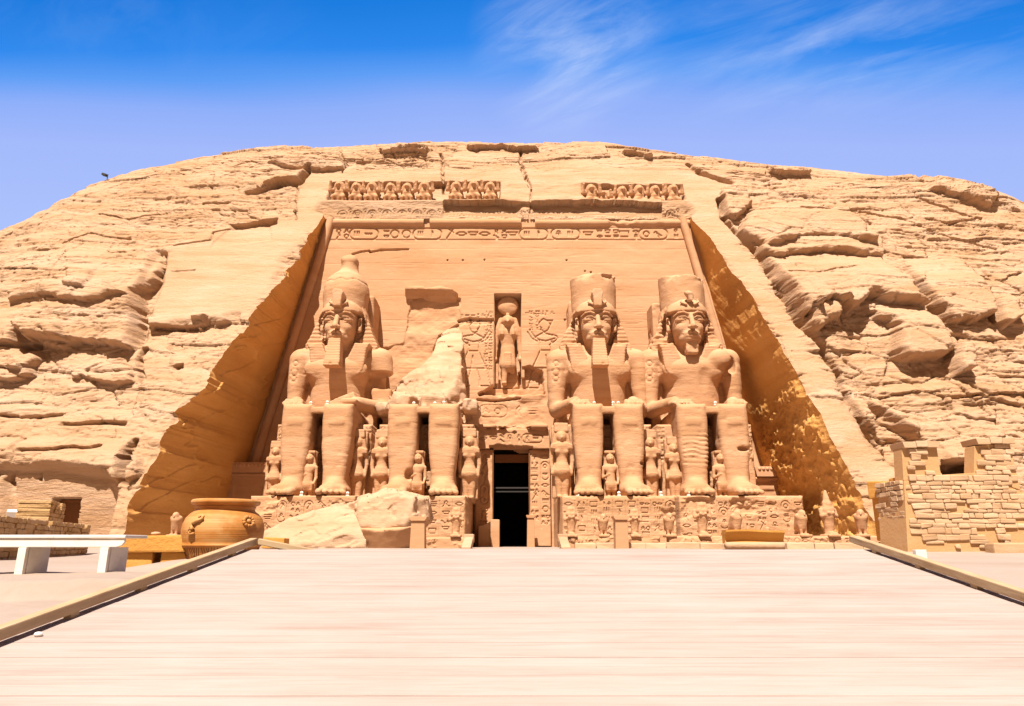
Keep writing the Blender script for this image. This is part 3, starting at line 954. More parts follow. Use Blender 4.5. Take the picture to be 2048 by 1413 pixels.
def build_cliff():
    # rows: below ZTOP, then up over the brow, then the plateau
    n1, n2 = 462, 90
    zr = np.concatenate([np.linspace(-1.5, 26.3, 400)[:-1], np.linspace(26.3, ZTOP, n1 - 399)])
    jtop = len(zr) - 1
    # columns in three groups around the opening
    def spread(a, b, n): return np.linspace(a, b, n)
    nl, nm, nr = 350, 330, 350
    tl = np.concatenate([np.linspace(-1.9, -1.12, 18)[:-1], np.linspace(-1.12, 0, nl - 17)])
    Lx = lambda z: open_l(z)[:, None] + tl[None, :] * 22.5
    Rx = lambda z: open_r(z)[:, None] - tl[None, ::-1] * 26.0
    def cols(z):
        a, b = Lx(z), Rx(z)
        m = open_l(z)[:, None] + (open_r(z) - open_l(z))[:, None] * np.linspace(0, 1, nm)[None, 1:-1]
        return np.concatenate([a, m, b], 1)
    X1 = cols(zr)
    ncol = X1.shape[1]
    xt = X1[-1]
    # height of the hill over each column so that its skyline falls where the photograph has it
    su = np.array([a for a, _ in SIL], float); sv_ = np.array([b for _, b in SIL], float)
    H = np.interp(xt, [onplane(u, v)[0] for u, v in SIL], [onplane(u, v)[2] for u, v in SIL])
    tt = np.linspace(0, 1, n2)
    drop = 4.5
    for _ in range(12):
        a = tt * math.pi / 2
        Zb = (H - drop)[None, :] + drop * np.sin(a)[:, None]
        Yb = CY0 + CK * (H - drop)[None, :] + (CK * drop * np.sin(a) + 4.5 * (1 - np.cos(a)))[:, None]
        dc = Yb * math.cos(PITCH) + (Zb - EYE) * math.sin(PITCH)
        vv = 706.5 - FOC * ((Zb - EYE) * math.cos(PITCH) - Yb * math.sin(PITCH)) / dc
        k = vv.argmin(0); i = np.arange(ncol)
        u = 1024 + FOC * xt / dc[k, i]
        H = H + (vv[k, i] - np.interp(u, su, sv_)) * dc[k, i] / FOC * .9
    H = np.maximum(H, 12)
    sc = 1 + (np.minimum((H - drop) / (ZTOP + .3), 1) - 1) * sstep(17, 24, np.abs(xt))
    Z1 = zr[:, None] * sc[None, :]
    Z1 = np.where(np.abs(X1) < 17, zr[:, None], Z1)
    Y1 = CY0 + CK * Z1
    # from the top of the cut (or its level) to the start of the brow, then over it
    z0 = Z1[-1]
    n0 = 66
    s0 = np.linspace(0, 1, n0 + 1)[1:, None]
    Z0 = z0[None, :] + s0 * np.maximum(H - drop - z0, .05)[None, :]
    Y0 = CY0 + CK * Z0
    X0 = np.repeat(xt[None, :], n0, 0)
    Xb = np.repeat(xt[None, :], n2 - 1, 0)
    pn = np.array([2, 5, 9, 15, 25, 45])
    Zp = np.repeat(H[None, :], len(pn), 0) + pn[:, None] * .06
    Yp = Yb[-1][None, :] + pn[:, None]
    X = np.concatenate([X1, X0, Xb, np.repeat(xt[None, :], len(pn), 0)]); Z = np.concatenate([Z1, Z0, Zb[1:], Zp]); Y = np.concatenate([Y1, Y0, Yb[1:], Yp])
    S = np.concatenate([Z1, Z0, Z0[-1][None, :] + (H - drop - Z0[-1])[None, :] + np.cumsum(np.hypot(np.diff(Zb, axis=0), np.diff(Yb, axis=0)), 0) * .85,
                        Zb[-1][None, :] + 4 + pn[:, None] + 0 * H[None, :]])
    o = cliff_offset(X, S)
    steep = np.ones_like(Z)
    r0 = len(zr) + n0
    steep[r0:] = np.concatenate([np.cos(tt[1:] * math.pi / 2), np.zeros(len(pn))])[:, None]
    Y = Y - o * (.25 + .75 * steep)
    Z = Z + o * .75 * (1 - steep)
    # the dressed wall with the small chapel door stands upright at the foot of the slope
    zone = sstep(.4, -.4, polysd(X, S, pxpoly([(18, 935), (120, 930), (222, 948), (232, 985), (200, 1100), (-25, 1100), (2, 1010)])))
    back = 39.3 - .08 * fb2(X / 1.5, S / 1.5, 3, 7)
    Y = Y + (np.maximum(Y, back) - Y) * zone
    # the door opening in that wall
    (dx0, _, dz1), (dx1, _, dz0) = P(106, 998, 39.3), P(150, 1078, 39.3)
    Y = Y + 1.1 * ((X > dx0) & (X < dx1) & (S < dz1) & (S > -2)) * sstep(.5, .51, zone)
    keep = np.ones((X.shape[0] - 1, ncol - 1), bool)
    keep[:jtop, nl - 1:nl + nm - 2] = False
    cl = sheet('cliff', X, Y, Z, M_CLIFF, keep=keep)
    tag(cl, kind='structure', label='pale bedded sandstone cliff the temple is cut into', cat='cliff')
    return dict(X=X, Y=Y, Z=Z, jl=nl - 1, jr=nl + nm - 2, top=jtop, zr=zr)


CLF = build_cliff()


# cheek walls of the cut: from the cliff's edge back to the facade
def build_cheek(side):
    c = CLF['jl'] if side < 0 else CLF['jr']
    n = CLF['top'] + 1
    X0, Y0, Z0 = CLF['X'][:n, c], CLF['Y'][:n, c], CLF['Z'][:n, c]
    Xi = (inner_l if side < 0 else inner_r)(Z0)
    Xi = np.where(Z0 > 26.2, X0, Xi)
    Yi = np.maximum(FY0 + FK * Z0 + .4, Y0 + 1.4)
    t = np.linspace(0, 1, 170)[None, :]
    X = X0[:, None] + (Xi - X0)[:, None] * t
    Y = Y0[:, None] + (Yi - Y0)[:, None] * t
    Z = np.repeat(Z0[:, None], t.size, 1)
    m = sstep(0, .06, t) * sstep(1, .93, t)
    if side < 0:
        o = .12 * fb2(Y / 6, Z / 6, 3, 31) + .045 * fb2(Y / .9, Z / .6, 4, 33)
        d = np.abs(fb2((Y + .5 * Z) / 9, (Z - .4 * Y) / 2.2, 3, 36))
        o = o - .12 * sstep(.035, 0, d)
        X = X - m * o
    else:
        lowr = sstep(14, 7, Z + 4 * fb2(Y / 4, Z / 4, 2, 41)) * sstep(0, .1, t)
        rg = fb2(Y / 1.6, Z / 1.2, 5, 43, .62)
        rid = 1 - np.abs(fb2(Y / 1.1, Z / .9, 4, 47, .6)) * 2.2
        o = .12 * fb2(Y / 6, Z / 6, 2, 44) + lowr * (.30 * rg + .15 * rid) + (1 - lowr) * (.045 * fb2((Y - .9 * Z) / .7, (Z + .9 * Y) / 5, 4, 45) + .03 * rg)
        X = X - m * o
    o_ = sheet('cheek_wall', X, Y, Z, M_SHADE if side < 0 else M_SHADE, flip=side > 0)
    return o_


cheek_a = build_cheek(-1)
tag(cheek_a, 'smooth shaded side wall of the cut, left of the seated colossi', 'rock wall')
cheek_b = build_cheek(1)
tag(cheek_b, 'rough pitted side wall of the cut, right of the seated colossi', 'rock wall')
# ------------------------------------------------------------------ ground
def ground_z(X, Y):
    base = -.06 - .19 * sstep(-5.0, -6.5, X) * sstep(34, 26, Y) - .30 * sstep(7.0, 10.0, X) * sstep(36, 24, Y)
    rampz = -1.62 + .146 * Y
    front = np.minimum(base, np.minimum(rampz, -.30 + 0 * Y))
    k = sstep(11.3, 10.6, Y)
    z = base * (1 - k) + front * k
    # the rock shelf to the left of the ramp
    lf = sstep(-3.0, -3.6, X) * sstep(3, 5, Y) * sstep(12, 10, Y)
    edge = 8.7 + .35 * fb2(X / 1.1, 0 * X + 2, 3, 51)
    shelf = np.where(Y > edge, -.25, -.47 - .035 * (edge - Y) ** 1.3 * (Y < edge))
    shelf = np.where(Y > edge, shelf, np.where(Y > edge - .12, -.25 - (edge - Y) * 1.8, shelf))
    shelf = np.where(np.isnan(shelf), -.6, shelf)
    shelf = shelf + .05 * fb2(X / 1.2, Y / 1.2, 4, 53)
    z = z * (1 - lf) + shelf * lf
    rt = sstep(4.6, 5.3, X) * sstep(3, 5, Y) * sstep(22, 12, Y)
    z = z * (1 - rt) + (-.2 - .05 * np.maximum(11 - Y, 0)) * rt
    z = np.where((X > -4.4) & (X < 5.25) & (Y < 10.8), np.minimum(z, rampz - .03), z)
    return z + .025 * fb2(X / 2.0, Y / 2.0, 4, 55) * sstep(0, 3, np.abs(X) + np.abs(Y - 40) * .05)


gx = np.unique(np.concatenate([np.linspace(-400, -60, 12), np.linspace(-60, -14, 47), np.linspace(-14, 14, 187), np.linspace(14, 60, 47), np.linspace(60, 400, 12)]))
gy = np.unique(np.concatenate([np.linspace(-300, -20, 10), np.linspace(-20, 3, 24), np.linspace(3, 12, 120), np.linspace(12, 62, 100), np.linspace(62, 400, 10)]))
GX, GY = np.meshgrid(gx, gy)
with np.errstate(invalid='ignore'):
    GZ = ground_z(GX, GY)
GZ = np.where(GY < 0, -1.62, GZ)
tag(sheet('ground', GX, GY, GZ, M_GROUND), kind='structure', label='pale sandy rock ground in front of the temple', cat='ground')

# ------------------------------------------------------------------ wooden ramp
RS = .146
def ramp_z(y): return -1.51 + RS * y
rng = random.Random(4)
ramp = thing('wooden_ramp', 'broad bleached plank ramp with edge beams leading up to the temple', 'ramp', (0, 0, 0))
mb = MB()
y = 1.2
ang = math.atan(RS)
while y < 10.72:
    wd = .195
    xl, xr = -3.93 + (y - 11) * .04 - .25, 5.27 + (y - 11.2) * .05 + .22
    # butt joints: two or three boards across
    cuts = [xl + rng.uniform(-.05, .05)] + [xr + rng.uniform(-.05, .05)]
    for a, b in zip(cuts, cuts[1:]):
        mb.box(((a + b) / 2, y + wd / 2, ramp_z(y + wd / 2) - .022 + rng.uniform(-.002, .002)), ((b - a) / 2 - .0003, wd / 2 / math.cos(ang) - rng.uniform(.0003, .0018), .022), .0025, rx=ang + rng.uniform(-.004, .004), rz=rng.uniform(-.0006, .0006))
    y += wd + .001
mb.build('deck', M_DECK, ramp)
for x in (-3.6, -1.5, .6, 2.7, 4.8):
    mb = MB()
    mb.box((x, 6.0, ramp_z(6.0) - .11), (.04, 4.75, .06), .004, rx=ang)
    mb.build('joist', M_RAIL, ramp)


def rail(p, q, hw=.055, hh=.05, lift=.042):
    p, q = Vector(p), Vector(q)
    d = q - p; L = d.length
    m_ = MB()
    mid = (p + q) / 2
    m_.box((0, 0, 0), (hw, L / 2, hh), .012)
    o = m_.build('edge_beam', M_RAIL, ramp)
    o.rotation_mode = 'QUATERNION'
    o.rotation_quaternion = d.to_track_quat('Y', 'Z')
    o.location = mid + Vector((0, 0, lift + hh))
    n = int(L / 1.3) + 1
    for i in range(n):
        m_ = MB()
        s = p + d * ((i + .35) / n)
        m_.box((s.x, s.y, s.z + lift / 2), (.035, .06, lift / 2 + .012), .004, rz=math.atan2(-d.x, d.y))
        m_.build('spacer_block', M_RAIL, ramp)


def rp(x, y): return (x, y, ramp_z(y))
rail(rp(-4.27, 2.0), rp(-3.92, 11.0))
rail(rp(-3.86, 11.06), (-2.75, 10.9, -.09), .05, .045, .035)
rail(rp(4.86, 3.0), rp(5.29, 11.25))


# ------------------------------------------------------------------ temple facade
facade = thing('temple_facade', 'rock-cut temple front with carved cornice, tall doorway and falcon niche', 'temple', (0, 0, 0))
rng = random.Random(7)


def fxz(u, v):
    p = onfacade(u, v); return (p[0], p[2])


def build_wall():
    nx, nz = 800, 540
    zr = np.linspace(-.3, 26.9, nz)
    xs = np.linspace(-21.2, 20.0, nx)
    R = Relief(xs, zr)
    # inscription band under the cornice, framed by two lines
    za, zb = fxz(655, 480)[1], fxz(655, 456)[1]
    R.seg((-15.0, za), (14.4, za), .06, .07); R.seg((-15.1, zb), (14.4, zb), .05, .05)
    R.row(-14.9, 14.3, (za + zb) / 2, (zb - za) * .86, rng, .065, .13, .02)
    # the king adoring the sun god, on both sides of the niche
    def king(cx, z0, h, f):
        L = lambda pts, cl=False, w_=.06, d_=.11: R.line([(cx + f * a * h, z0 + b * h) for a, b in pts], w_, d_, cl)
        L([(-.02, .97), (.03, 1.0), (.1, .93), (.09, .88), (.06, .86), (.07, .83), (.02, .80), (-.03, .82), (-.07, .90)], True)       # head and blue crown
        L([(-.07, .9), (-.1, .97), (-.02, .97)])
        L([(.02, .80), (.0, .77), (-.15, .74), (-.17, .70), (-.13, .66), (-.05, .6)]); L([(.03, .79), (.12, .74), (.16, .7)])
        L([(-.13, .70), (.0, .66), (.1, .68), (.17, .74), (.22, .82)]); L([(.12, .66), (.2, .7), (.26, .8)]); L([(.22, .82), (.2, .86)])
        L([(-.08, .66), (-.07, .52), (-.1, .46), (-.13, .3), (-.17, .05), (-.19, .0)]); L([(.09, .66), (.08, .52), (.12, .42), (.2, .25), (.24, .05), (.26, 0)])
        L([(-.07, .52), (.08, .52)]); L([(-.1, .26), (.18, .26)]); L([(0, .45), (-.02, .26), (-.06, .1), (-.08, 0)]); L([(.06, .24), (.1, .1), (.1, 0)])
        L([(-.19, 0), (-.04, .0)]); L([(.1, 0), (.3, 0)])
    z0 = fxz(955, 772)[1]; z1 = fxz(940, 640)[1]
    king(fxz(946, 700)[0], z0, z1 - z0, 1)
    king(fxz(1092, 700)[0], z0, z1 - z0 + .1, -1)
    for u in (972, 981): R.col(fxz(u, 700)[0], fxz(u, 745)[1], fxz(u, 622)[1], .34, rng, .035, .08)
    for u in (1062, 1075): R.col(fxz(u, 640)[0], fxz(u, 665)[1], fxz(u, 620)[1], .34, rng, .035, .08)
    R.row(fxz(918, 630)[0], fxz(985, 630)[0], fxz(950, 632)[1], .4, rng, .035, .08); R.row(fxz(1050, 630)[0], fxz(1118, 630)[0], fxz(1080, 626)[1], .4, rng, .035, .08)
    a, b = fxz(917, 640), fxz(917, 780); R.seg((a[0], a[1]), (b[0] - .1, b[1]), .05, .1)
    R.row(fxz(955, 820)[0], fxz(1085, 820)[0], fxz(1020, 822)[1], .9, rng, .04, .07)
    # block joints of the re-assembled wall
    for v in (498, 527, 560, 592, 640, 690):
        z = fxz(1000, v)[1]; R.line([(-18 + i * 4, z + rng.uniform(-.05, .05)) for i in range(10)], .03, .022)
    for u in (655, 740, 850, 965, 1062, 1150, 1245, 1330):
        x = fxz(u, 540)[0]; R.seg((x, 12.5), (x + rng.uniform(-.1, .1), 24.3), .028, .02)
    X, Z = np.meshgrid(xs, zr)
    D = R.D
    # niche for the sun god
    n0, n1 = fxz(988, 588), fxz(1043, 767)
    n = ((X > n0[0]) & (X < n1[0]) & (Z < n0[1]) & (Z > n1[1] - .25))
    D = np.where(n, -1.5, D)
    # torn-off stone: right foot of the niche, and the rough ground where the second colossus' back was
    def rough_patch(px, dep, soft, amp, s):
        pp = [fxz(*q) for q in px]
        d = polysd(X, Z, pp) + .25 * fb2(X / .9, Z / .9, 3, s)
        k = sstep(soft, -soft, d)
        return k * (-dep + amp * fb2(X / 2.2, Z / 1.6, 5, s + 3)) 
    D = D + rough_patch([(1035, 735), (1060, 728), (1085, 740), (1090, 790), (960, 790), (985, 770), (1010, 768), (1038, 768)], .75, .06, .25, 61)
    D = D + rough_patch([(822, 588), (870, 600), (918, 600), (925, 640), (960, 638), (985, 642), (985, 650), (918, 650), (915, 800), (740, 800), (752, 700), (810, 690)], .16, .05, .22, 67)
    D = D + rough_patch([(955, 800), (1090, 795), (1085, 845), (1060, 858), (990, 850), (955, 845)], .12, .3, .25, 71)
    # natural crack, holes, weathering of the bedding
    for pts, wd, dep in (([(705, 509), (722, 504), (738, 502), (740, 505), (760, 501), (816, 499)], .10, .25), ([(918, 642), (940, 638), (958, 640), (988, 640)], .16, .35),
                         ([(955, 800), (990, 803), (1040, 797)], .10, .3), ([(915, 650), (880, 672), (868, 700)], .13, .3)):
        q = [fxz(*p) for p in pts]
        for a, b in zip(q, q[1:]):
            ex, ez = b[0] - a[0], b[1] - a[1]
            t = np.clip(((X - a[0]) * ex + (Z - a[1]) * ez) / (ex * ex + ez * ez), 0, 1)
            D = np.minimum(D, D - dep * sstep(wd, wd * .4, np.hypot(X - a[0] - ex * t, Z - a[1] - ez * t)))
    for u, v in ((895, 521), (926, 521), (969, 520), (1133, 521), (1170, 543), (1182, 545), (1130, 640)):
        q = fxz(u, v); D = D - .25 * sstep(.09, .04, np.hypot(X - q[0], Z - q[1]))
    lam = np.abs(fb2(X / 7, Z / .5, 4, 73))
    D = D - .022 * sstep(.08, 0, lam) * sstep(-.2, .3, fb2(X / 5, Z / 3, 3, 75)) + .018 * fb2(X / 1.2, Z / .6, 4, 77) + .05 * fb2(X / 5, Z / 3, 3, 79)
    # doorway cut right through
    d0, d1 = fxz(987, 898), fxz(1059, 1092)
    top = d0[1] + .18 * fb2(X / .7, X * 0 + 2, 3, 80) - .3 * sstep(d0[0] + .3, d1[0], X)
    hole = (X > d0[0]) & (X < d1[0]) & (Z < top)
    xa = inner_l(Z); xb = inner_r(Z)
    tt = (X - xs[0]) / (xs[-1] - xs[0])
    keepq = ~(hole[:-1, :-1] & hole[1:, 1:] & hole[:-1, 1:] & hole[1:, :-1])
    inside = (X > xa - 1.0) & (X < xb + 1.0)
    keepq &= inside[:-1, :-1]
    Y = FY0 + FK * Z - D
    sheet('wall', X, Y, Z, M_FACADE, facade, keep=keepq)
    return d0, d1


DOOR0, DOOR1 = build_wall()


def build_entablature():
    """cavetto cornice with cartouches, the overhanging ledge and the recess the baboons stand in"""
    nx, nz = 560, 96
    xs = np.linspace(FRZ_L, FRZ_R, nx); zs = np.linspace(26.3, ZTOP, nz)
    R = Relief(xs, zs)
    zc = pxpoly([(900, 425)])[0][1]
    x = -14.2
    while x < 13.5:                               # cartouches and uraei on the cavetto
        R.cartouche(x, zc, .75, 1.2, .055, .10); R.glyph(x, zc + .25, .42, rng, .05, .1); R.glyph(x, zc - .25, .42, rng, .05, .1)
        R.seg((x + .62, zc - .5), (x + .62, zc + .5), .05, .09); R.ring((x + .62, zc + .6), .13, .05, .09)
        x += 1.25
    X, Z = np.meshgrid(xs, zs)
    nat = cliff_offset(X, Z)
    rim = sstep(FRZ_L, FRZ_L + .8, X) * sstep(FRZ_R, FRZ_R - .8, X) * sstep(ZTOP, ZTOP - .5, Z)
    c = R.D * sstep(-.35, .1, fb2(X / 3, Z / 2, 3, 31))
    z_led = pxpoly([(1000, 403)])[0][1]; z_b0 = pxpoly([(760, 398)])[0][1]; z_b1 = pxpoly([(760, 366)])[0][1]
    xl, xr = pxpoly([(886, 410)])[0][0], pxpoly([(1326, 415)])[0][0]
    gap = sstep(.9, .3, np.abs(X - pxpoly([(1050, 400)])[0][0] - .2 * fb2(Z, X, 2, 3)))
    over = sstep(xl - .05, xl + .05, X) * sstep(xr + .05, xr - .05, X) * (1 - .7 * gap)
    led = z_led + .14 * fb2(X / 1.1, X * 0, 3, 9) - .25 * sstep(xr - 5, xr, X)
    t = np.clip((Z - 26.3) / (z_led - 26.3), 0, 1)
    plain_ = -.85 * (1 - t) ** .9                                   # sloping back to the roll moulding
    hollow = -.85 + .1 * t
    c = c + plain_ * (1 - over) + over * np.where(Z < led, hollow, 0) + over * .25 * sstep(led - .02, led + .04, Z) * sstep(led + 1.0, led + .3, Z)
    # recess for the baboons
    bl0, bl1 = pxpoly([(660, 380)])[0][0], pxpoly([(1000, 380)])[0][0]
    br0, br1 = pxpoly([(1168, 384)])[0][0], pxpoly([(1366, 384)])[0][0]
    inb = np.maximum(sstep(bl0 - .1, bl0 + .1, X) * sstep(bl1 + .1, bl1 - .1, X), sstep(br0 - .3, br0 + .3, X) * sstep(br1 + .2, br1 - .2, X) * .75)
    wav = .3 * fb2(X / 1.3, X * 0 + 5, 3, 13)
    top = z_b1 + wav - .4 * (X > 4)
    c = c - .8 * inb * sstep(z_b0 - .2, z_b0 + .05, Z) * sstep(top + .25, top - .05, Z)
    c = c + .1 * fb2(X / 1.5, Z / .6, 4, 17)
    brk = sstep(.0, .4, fb2(X / 1.6, Z / 1.2, 4, 23)) * sstep(3, 8, X) * sstep(28.5, 27.5, Z)
    c = c - .16 * brk
    o = nat + c * rim
    Y = CY0 + CK * Z - o
    Y = np.concatenate([Y[:1] + 1.2, Y]); X = np.concatenate([X[:1], X]); Z = np.concatenate([Z[:1] + .01, Z])     # underside
    keep = (X >= open_l(Z) - .05) & (X <= open_r(Z) + .05)
    sheet('cornice', X, Y - .004, Z, M_CLIFF, facade, keep=keep[:-1, :-1])
    return (z_b0, Y, X, Z)


ENT = build_entablature()

# torus mouldings: horizontal under the cornice (broken towards the right), and down both edges
zt = fxz(700, 446)[1]


def torus(pts, r, seed, broken=0.0):
    """a weathered roll moulding as a swept ring with noise"""
    pts = np.array(pts, float); n = len(pts); k = 16
    a = np.linspace(0, 2 * math.pi, k, endpoint=False)
    t = np.gradient(pts, axis=0); t /= np.linalg.norm(t, axis=1)[:, None]
    e1 = np.cross(t, [0, 1, 0]); e1 /= np.linalg.norm(e1, axis=1)[:, None]; e2 = np.cross(t, e1)
    S = np.arange(n)[:, None] * .25
    rr = r * (1 + .05 * fb2(S, a[None, :] * 2, 3, seed))
    if broken:
        b = sstep(-.05, .35, fb2(S / 5.0, 0 * S + seed, 3, seed + 2)) * broken
        rr = rr * (1 - .55 * b * (.6 + .8 * vn2(S * 1.3, a[None, :], seed + 4)))
    V = pts[:, None, :] + rr[..., None] * (np.cos(a)[None, :, None] * e1[:, None, :] + np.sin(a)[None, :, None] * e2[:, None, :])
    idx = np.arange(n * k).reshape(n, k)
    Q = np.stack([idx[:-1], np.roll(idx, -1, 1)[:-1], np.roll(idx, -1, 1)[1:], idx[1:]], -1).reshape(-1, 4)
    return link('torus_moulding', mesh_np('torus_moulding', V.reshape(-1, 3), Q), M_FACADE, facade)


def hline(u0, u1, lift=0.0):
    a, b = fxz(u0, 446)[0], fxz(u1, 446)[0]
    n = int((b - a) / .12) + 2
    return [(x, FY0 + FK * zt + .03, zt + lift) for x in np.linspace(a, b, n)]


torus(hline(655, 848), .36, 3)
torus(hline(860, 1042), .36, 4)
torus(hline(1070, 1378, -.05), .34, 9, 1.0)
for s, f in ((-1, inner_l), (1, inner_r)):
    zz = np.linspace(.5, 26.4, 210)
    torus([(f(z) - s * .55, FY0 + FK * z - .12, z) for z in zz], .33, 21 + s)
    zz = np.linspace(.5, 26.0, 210)

# doorway: carved jambs and lintel standing proud, a small cornice, passage with its shade painted dark, steel cross bars
dx0, dx1 = DOOR0[0], DOOR1[0]
dzt = DOOR0[1]
door = MB()
YD = FY0 + .1


def jamb(x0, x1, z0, z1, cols, seed, dep=.55):
    R = Relief(np.arange(x0, x1 + .01, .045), np.arange(z0, z1 + .01, .045))
    w_ = (x1 - x0)
    r_ = random.Random(seed)
    for i in range(cols):
        R.col(x0 + w_ * (i + .5) / cols, z0 + 1.4, z1 - .3, min(.7, w_ / cols * .85), r_, .045, .085)
        R.seg((x0 + w_ * i / cols + .06, z0 + 1.2), (x0 + w_ * i / cols + .06, z1 - .2), .03, .05)
    return R


zl = fxz(1000, 868)[1]
for x0, x1, c_, sd in ((fxz(951, 950)[0], dx0, 1, 5), (dx1, fxz(1100, 950)[0], 2, 6)):
    R = jamb(x0, x1, 0, dzt - .1, c_, sd)
    block('door_jamb', R, .7, M_FACADE, facade, (0, YD - .55, 0), .05, .02, sd, lean=.05)
R = Relief(np.arange(fxz(951, 880)[0], fxz(1100, 880)[0], .05), np.arange(dzt - .1, zl + .3, .05))
R.row(R.x[0] + .3, R.x[-1] - .3, dzt + .65, .62, random.Random(3), .045, .09)
R.D -= .6 * sstep(.2 + .15 * fb2(R.x[None, :] / .5, R.x[None, :] * 0, 3, 2), .0, R.z[:, None] - dzt + .1 * sstep(-1, 1, R.x[None, :])) * (np.abs(R.x[None, :] + .06) < 1.6)
block('door_lintel', R, .8, M_FACADE, facade, (0, YD - .6, 0), .08, .04, 8, lean=.05)
S = Sdf((-3.0, -.3, 0), (2.8, 1.3, 1.0), .06)
S.box((-.1, .2, .5), (2.75, .62, .14), .05); S.box((-.1, .05, .28), (2.75, .45, .12), .1, .1)
S.add(lambda x, y, z: .17 * np.clip(fb3(x / .8, y / .5, z / .5, 3, 5) + .05 + .5 * (np.abs(x - .1) < 1.3), 0, 1))
S.build('door_cornice', M_FACADE, facade, (0, YD - .1, zl - .1))
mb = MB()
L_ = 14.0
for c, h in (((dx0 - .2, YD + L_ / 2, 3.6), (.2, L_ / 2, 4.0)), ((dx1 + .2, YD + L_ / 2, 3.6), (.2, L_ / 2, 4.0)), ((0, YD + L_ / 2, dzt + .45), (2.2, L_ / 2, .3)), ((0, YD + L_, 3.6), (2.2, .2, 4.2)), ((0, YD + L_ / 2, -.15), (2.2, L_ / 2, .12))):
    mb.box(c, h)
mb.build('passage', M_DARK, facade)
mb = MB()
zb1 = P(1020, 981, FY0 - .2)[2]; zb2 = P(1020, 975, FY0 - .2)[2]
mb.box(((dx0 + dx1) / 2, FY0 + .6, zb2), ((dx1 - dx0) / 2, .1, .06), .02)
mb.box(((dx0 + dx1) / 2, FY0 + .65, zb1 - .05), ((dx1 - dx0) / 2, .06, .05), .02)
mb.build('gate_bar', M_METAL, facade)
mb = MB()
mb.box((dx0 - .02, FY0 - .2, 3.3), (.05, .08, 3.3), .01); mb.box((dx1 + .02, FY0 - .2, 3.3), (.05, .08, 3.3), .01)
mb.box((0, FY0 + .35, dzt - .75), (1.28, .06, .3), .01)
mb.build('gate_frame', M_DOORWOOD, facade)

# sun god in the niche: a falcon-headed striding figure under a great disc
nb = fxz(1015, 766); nt_ = fxz(1015, 588)
YN = FY0 + FK * 15 + 1.35
S = Sdf((-1.2, -.4, -.1), (1.2, 1.5, 7.6), .05)
q = (nt_[1] - nb[1]) / 7.5
S.ell((0, .4, 6.68), (.76, .3, .80)); S.box((0, .45, 5.75), (.12, .25, .25), .08, .1)
S.ell((0, .5, 5.35), (.5, .5, .48)); S.cone((0, .85, 5.35), (0, 1.2, 5.12), .22, .07, .1)            # falcon head, beak
for s in (-1, 1):
    S.cone((s * .5, .35, 5.5), (s * .68, .3, 4.7), .2, .25, .1, fy=1.4); S.cone((s * .35, .55, 4.9), (s * .4, .72, 4.2), .17, .13, .05)   # wig
    S.cone((s * .78, .35, 4.5), (s * .9, .3, 3.0), .2, .17, .1); S.cone((s * .9, .3, 3.0), (s * .9, .45, 2.3), .17, .12, .06); S.ell((s * .9, .5, 2.15), (.16, .2, .22), .05)
S.box((0, .3, 4.35), (.85, .34, .36), .28, .15); S.cone((0, .3, 4.3), (0, .3, 3.0), .62, .42, .2, fy=.7)
S.cone((0, .3, 3.0), (0, .4, 1.7), .5, .62, .15, fy=.8); S.box((0, .75, 2.1), (.25, .12, .55), .05, .1)
S.cone((-.22, .45, 1.9), (-.24, .5, .3), .27, .19, .08); S.box((-.24, .7, .12), (.18, .42, .12), .1, .08); S.cone((.3, .25, 1.9), (.32, .2, 1.2), .25, .2, .08)
S.rough(.03, .5, 2, 5)
god = link('sun_god_figure', None, None, facade, ((fxz(988, 600)[0] + fxz(1043, 600)[0]) / 2, YN, nb[1]))
god.scale = (q, q, q)
V, Q = S.surface(); bpy.data.objects.remove(god)
god = link('sun_god_figure', mesh_np('sun_god_figure', V * np.array([q * 1.1, -q, q], np.float32), Q[:, ::-1]), M_STATUE, facade, ((fxz(988, 600)[0] + fxz(1043, 600)[0]) / 2, YN, nb[1]))
# small sceptre panels at the god's hands
mb = MB()
p = fxz(1042, 735); mb.box((p[0] + .15, FY0 + FK * p[1] + .4, p[1]), (.13, .25, .8), .05); mb.build('sceptre', M_STATUE, facade); mb = MB()
p = fxz(991, 742); mb.box((p[0] + .12, FY0 + FK * p[1] + .7, p[1] - .1), (.1, .2, .8), .04)
mb.build('sceptre', M_STATUE, facade)

# overhanging broken stumps of the second colossus' crown
S = Sdf((-2.6, -.8, -1.2), (2.4, 1.2, 1.2), .07)
S.box((-1.45, .0, .25), (.75, .55, .42), .06, rz=.1); S.box((-.2, .1, .1), (.75, .7, .55), .06, ry=-.25); S.box((1.0, .1, -.05), (.85, .8, .6), .1, ry=.35, rx=.2)
S.half((0, 1, -1.0), -.02, k=.05); S.half((0, 1, .25), .5, k=.05)
S.rough(.16, .9, 3, 8)
p = onfacade(868, 594)
S.build('broken_crown_stump', M_STATUE, facade, (p[0], p[1] - .28, p[2]))


# ------------------------------------------------------------------ seated colossi
SOLE, STY = 3.0, 50.0                        # sole height, and the Y the figures are measured from


